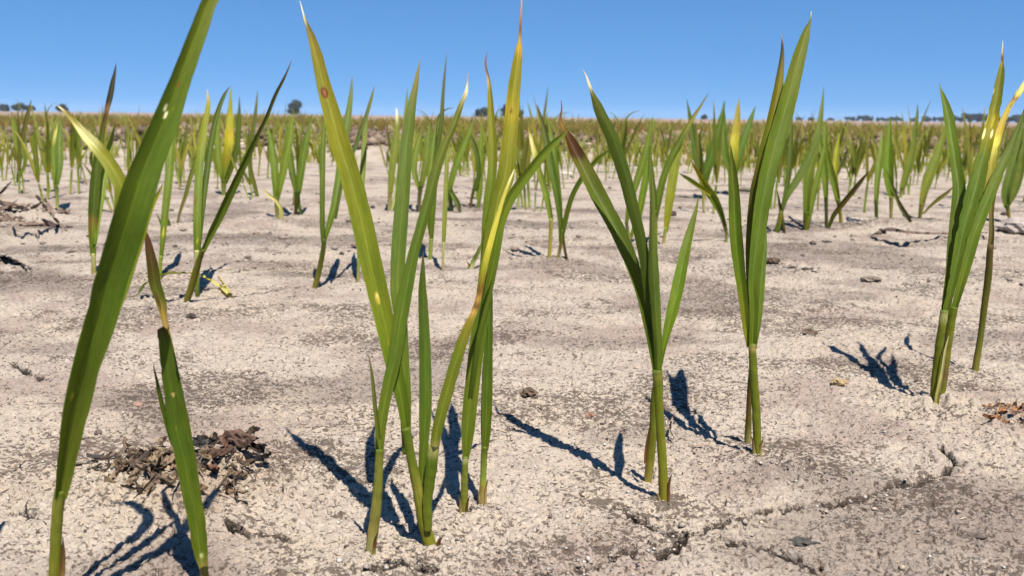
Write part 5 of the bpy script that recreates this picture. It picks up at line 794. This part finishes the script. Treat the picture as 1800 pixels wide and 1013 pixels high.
# beyond: the rest of the stand reads as one mass
VV, FF, CC = [], [], []; off = 0; rgn = np.random.default_rng(77)
for k in range(2700):
    d = 1/rgn.uniform(1/8, 1/2.9); th = rgn.uniform(-R(36), R(36)); x = d*math.sin(th)/math.cos(th); y = d
    if rgn.random() > .35+.65*float(smooth(-.3, .3, float(fbm(x, y, .9, 2, 301)))): continue
    if rgn.random() < .75*float(smooth(5.5, 9, d)): continue
    z0 = float(base_height(x, y)*(1-smooth(6.5, 20, d))); pq = 900+FPX*x/d
    if (585 < pq < 695 or 225 < pq < 350 or 420 < pq < 470) and d < 6 and rgn.random() < .85: continue
    for q in range(rgn.integers(3, 6)):
        h = rgn.uniform(.045, .098); a = rgn.normal(0, .22); b = rgn.normal(0, .25); w_ = rgn.uniform(.0022, .0042); n = 5; ax = x+rgn.normal(0, .006); ay = y+rgn.normal(0, .006); ph = rgn.uniform(0, math.pi)
        base = np.array([(.14, .17, .045), (.17, .185, .055), (.20, .19, .07), (.14, .15, .05), (.19, .15, .075)])[rgn.integers(0, 5)]*rgn.uniform(.8, 1.15)
        for t in range(n):
            s = t/(n-1); px_ = ax+(a*s+b*s*s)*h; pz = z0-.003+s*h; hw = w_*(1-.93*s**2); VV += [(px_-hw*math.cos(ph), ay-hw*math.sin(ph), pz), (px_+hw*math.cos(ph), ay+hw*math.sin(ph), pz)]; CC += [base*(1+.2*s)]*2
            if t: FF.append([off+2*t-2, off+2*t-1, off+2*t+1, off+2*t])
        off += 2*n
m_ = mesh_obj('far_seedlings', VV, FF, M_LEAF, None, np.array(CC), np.zeros((len(VV), 2)), True); tag(m_, 'hazy green mass of seedlings beyond the last ones that can be told apart', kind='stuff')

VV, FF, CC = [], [], []; off = 0
for k in range(16000):
    d = 1/rgn.uniform(1/24, 1/3.7); th = rgn.uniform(-R(34), R(34)); x = d*math.tan(th); y = d
    if rgn.random() > .25+.75*float(smooth(-.3, .35, float(fbm(x, y*.6, .8, 2, 411)))): continue
    z0 = float(base_height(x, y)*(1-smooth(6.5, 20, d))); base = np.array([(.085, .085, .028), (.11, .085, .036), (.13, .11, .045), (.10, .065, .035), (.075, .075, .027), (.15, .11, .06)][rgn.integers(0, 6)])
    for q in range(3):
        h = rgn.uniform(.02, .066)*(1+.035*d); a = rgn.normal(0, .5); w_ = rgn.uniform(.003, .007)*(1+.06*d); ax = x+rgn.normal(0, .02); ay = y+rgn.normal(0, .02)
        VV += [(ax-w_, ay, z0-.003), (ax+w_, ay, z0-.003), (ax+a*h+w_*.7, ay, z0+h*.6), (ax+a*h-w_*.7, ay, z0+h*.6), (ax+a*1.6*h, ay+.003, z0+h)]; CC += [base*.9]*2+[base*1.05]*2+[base*1.2]
        FF += [[off, off+1, off+2, off+3], [off+3, off+2, off+4]]; off += 5
m_ = mesh_obj('stubble_and_weeds', VV, FF, M_LEAF, None, np.array(CC), np.zeros((len(VV), 2)), True); tag(m_, 'low olive brown weeds and stubble covering the field behind the earth bank', kind='stuff')
# ------------------------------------------------------------------ trees on the skyline
def tree(label, px, top, wpx, dist, seed, group, name='tree', trunkfrac=.25, cc_=(.013, .021, .015), flat=False):
    r = px_ray(px, 206 + (px-900)*.0115); x = r[0]/r[1]*dist; s = math.hypot(dist, x)/FPX; s = dist/FPX
    hor = 206+(px-900)*.0113; H = (hor-top)*s+.3; W = wpx*s; rr_ = random.Random(seed)
    root = empty(name, (x, dist, -.1), label, 'hedge' if name == 'hedge' else 'tree', group)
    n = 7; tz = np.linspace(-.3, H*.55, n); C = np.stack([.05*W*np.sin(tz), 0*tz, tz], -1); P, F, c, uv = tube_geom(C, np.linspace(.06*H, .02*H, n), np.tile([0, -1., 0], (n, 1)), ramp((.07, .055, .045), np.linspace(0, 1, n)), ns=7, seed=seed)
    mesh_obj('trunk', P, F, M_BARK, root, c, uv)
    Vs, Fs, Cs = [], [], []; of = 0; nb = max(10, int(10*W/max(H, .1)))
    for k in range(nb):
        if flat: cx__ = rr_.uniform(-.46, .46)*W; cz = H*rr_.uniform(.25, .78); rad = H*rr_.uniform(.20, .30)
        else:
            a = rr_.uniform(0, 6.28); q = rr_.random()**.5; cx__ = .33*W*q*math.cos(a); cz = H*(.40+.26*q*math.sin(a)); rad = min(W, H)*rr_.uniform(.20, .30)
        V, F = blob_geom(rad, rad, rad*.85, seed+k, .5, 2, 2.5); V = V + [cx__, rr_.uniform(-.3, .3)*min(W, H), cz]; Vs.append(V); Fs += [[i_+of for i_ in f] for f in F]; of += len(V); Cs += [np.array(cc_)*rr_.uniform(.7, 1.35)]*len(V)
        for t in range(40):     # leaf sprays breaking the outline
            d = np.array([rr_.gauss(0, 1), rr_.gauss(0, 1), rr_.gauss(0, 1)]); d /= np.linalg.norm(d); p = np.array([cx__, 0, cz])+d*rad*rr_.uniform(.9, 1.35); e = rad*.16
            q1 = np.array([rr_.gauss(0, e), rr_.gauss(0, e), rr_.gauss(0, e)]); q2 = np.array([rr_.gauss(0, e), rr_.gauss(0, e), rr_.gauss(0, e)]); Vs.append(np.array([p, p+q1, p+q2])); Fs.append([of, of+1, of+2]); of += 3; Cs += [np.array(cc_)*rr_.uniform(.7, 1.5)]*3
    mesh_obj('crown', np.vstack(Vs), Fs, M_CROWN, root, np.array(Cs), None, False)
    return root
TG = 'trees along the horizon'
tree('lone round crowned tree on the horizon left of centre', 517, 173, 28, 260, 1, TG)
tree('small dark tree at skyline behind the yellowing bleached tip', 111, 179, 20, 300, 2, TG)
tree('long low tree clump on skyline at the far left', 41, 182, 34, 330, 3, TG, flat=True)
tree('low scrub tree at extreme left of the skyline', 8, 182, 18, 340, 4, TG)
tree('left one of the paired trees beside the hooked purple tip', 847, 184, 26, 280, 5, TG)
tree('right one of the paired trees, behind the orange tipped leaf', 888, 178, 18, 280, 6, TG)
tree('small shrub like tree right of the orange tipped leaf', 914, 192, 16, 300, 7, TG)
tree('tiny tree on the skyline left of the broad rising blade', 1237, 200, 13, 330, 8, TG)
tree('long rectangular dark wood on the right skyline', 1716, 199, 58, 420, 9, TG, flat=True)
tree('dark wood meeting the right edge of the frame', 1785, 202, 46, 430, 10, TG, flat=True)
for k, (px, top, wd) in enumerate([(1404, 205, 12), (1425, 206, 14), (1460, 207, 16), (1492, 206, 20), (1520, 204, 26), (1552, 207, 22), (1575, 206, 22), (1606, 206, 16), (1628, 203, 16), (1650, 206, 22), (1676, 203, 20), (1745, 205, 22)]):
    tree('small grey green tree in the broken line left of the long dark wood' if px < 1700 else 'small tree filling the gap between two dark woods', px, top, wd, 450+10*(k % 4), 20+k, 'small trees in the right skyline row', flat=wd > 18)

# ------------------------------------------------------------------ air
hz = bpy.data.materials.new('haze_air'); hz.use_nodes = True; ht = hz.node_tree; ht.nodes.clear()
ho = ht.nodes.new('ShaderNodeOutputMaterial'); hv = ht.nodes.new('ShaderNodeVolumePrincipled'); hv.inputs['Color'].default_value = (.80, .88, 1, 1); hv.inputs['Density'].default_value = .00022; hv.inputs['Anisotropy'].default_value = 0
ht.links.new(hv.outputs[0], ho.inputs['Volume'])
x0, x1, y0, y1, z0, z1 = -1500, 1500, -1500, 1500, -1.6, 10
V = [(x, y, z) for x in (x0, x1) for y in (y0, y1) for z in (z0, z1)]
F = [[0, 1, 3, 2], [4, 6, 7, 5], [0, 4, 5, 1], [2, 3, 7, 6], [0, 2, 6, 4], [1, 5, 7, 3]]
me = bpy.data.meshes.new('haze'); me.from_pydata(V, [], F); me.materials.append(hz); o = bpy.data.objects.new('haze', me); col.objects.link(o); tag(o, 'thin dry haze over the plain', kind='stuff')
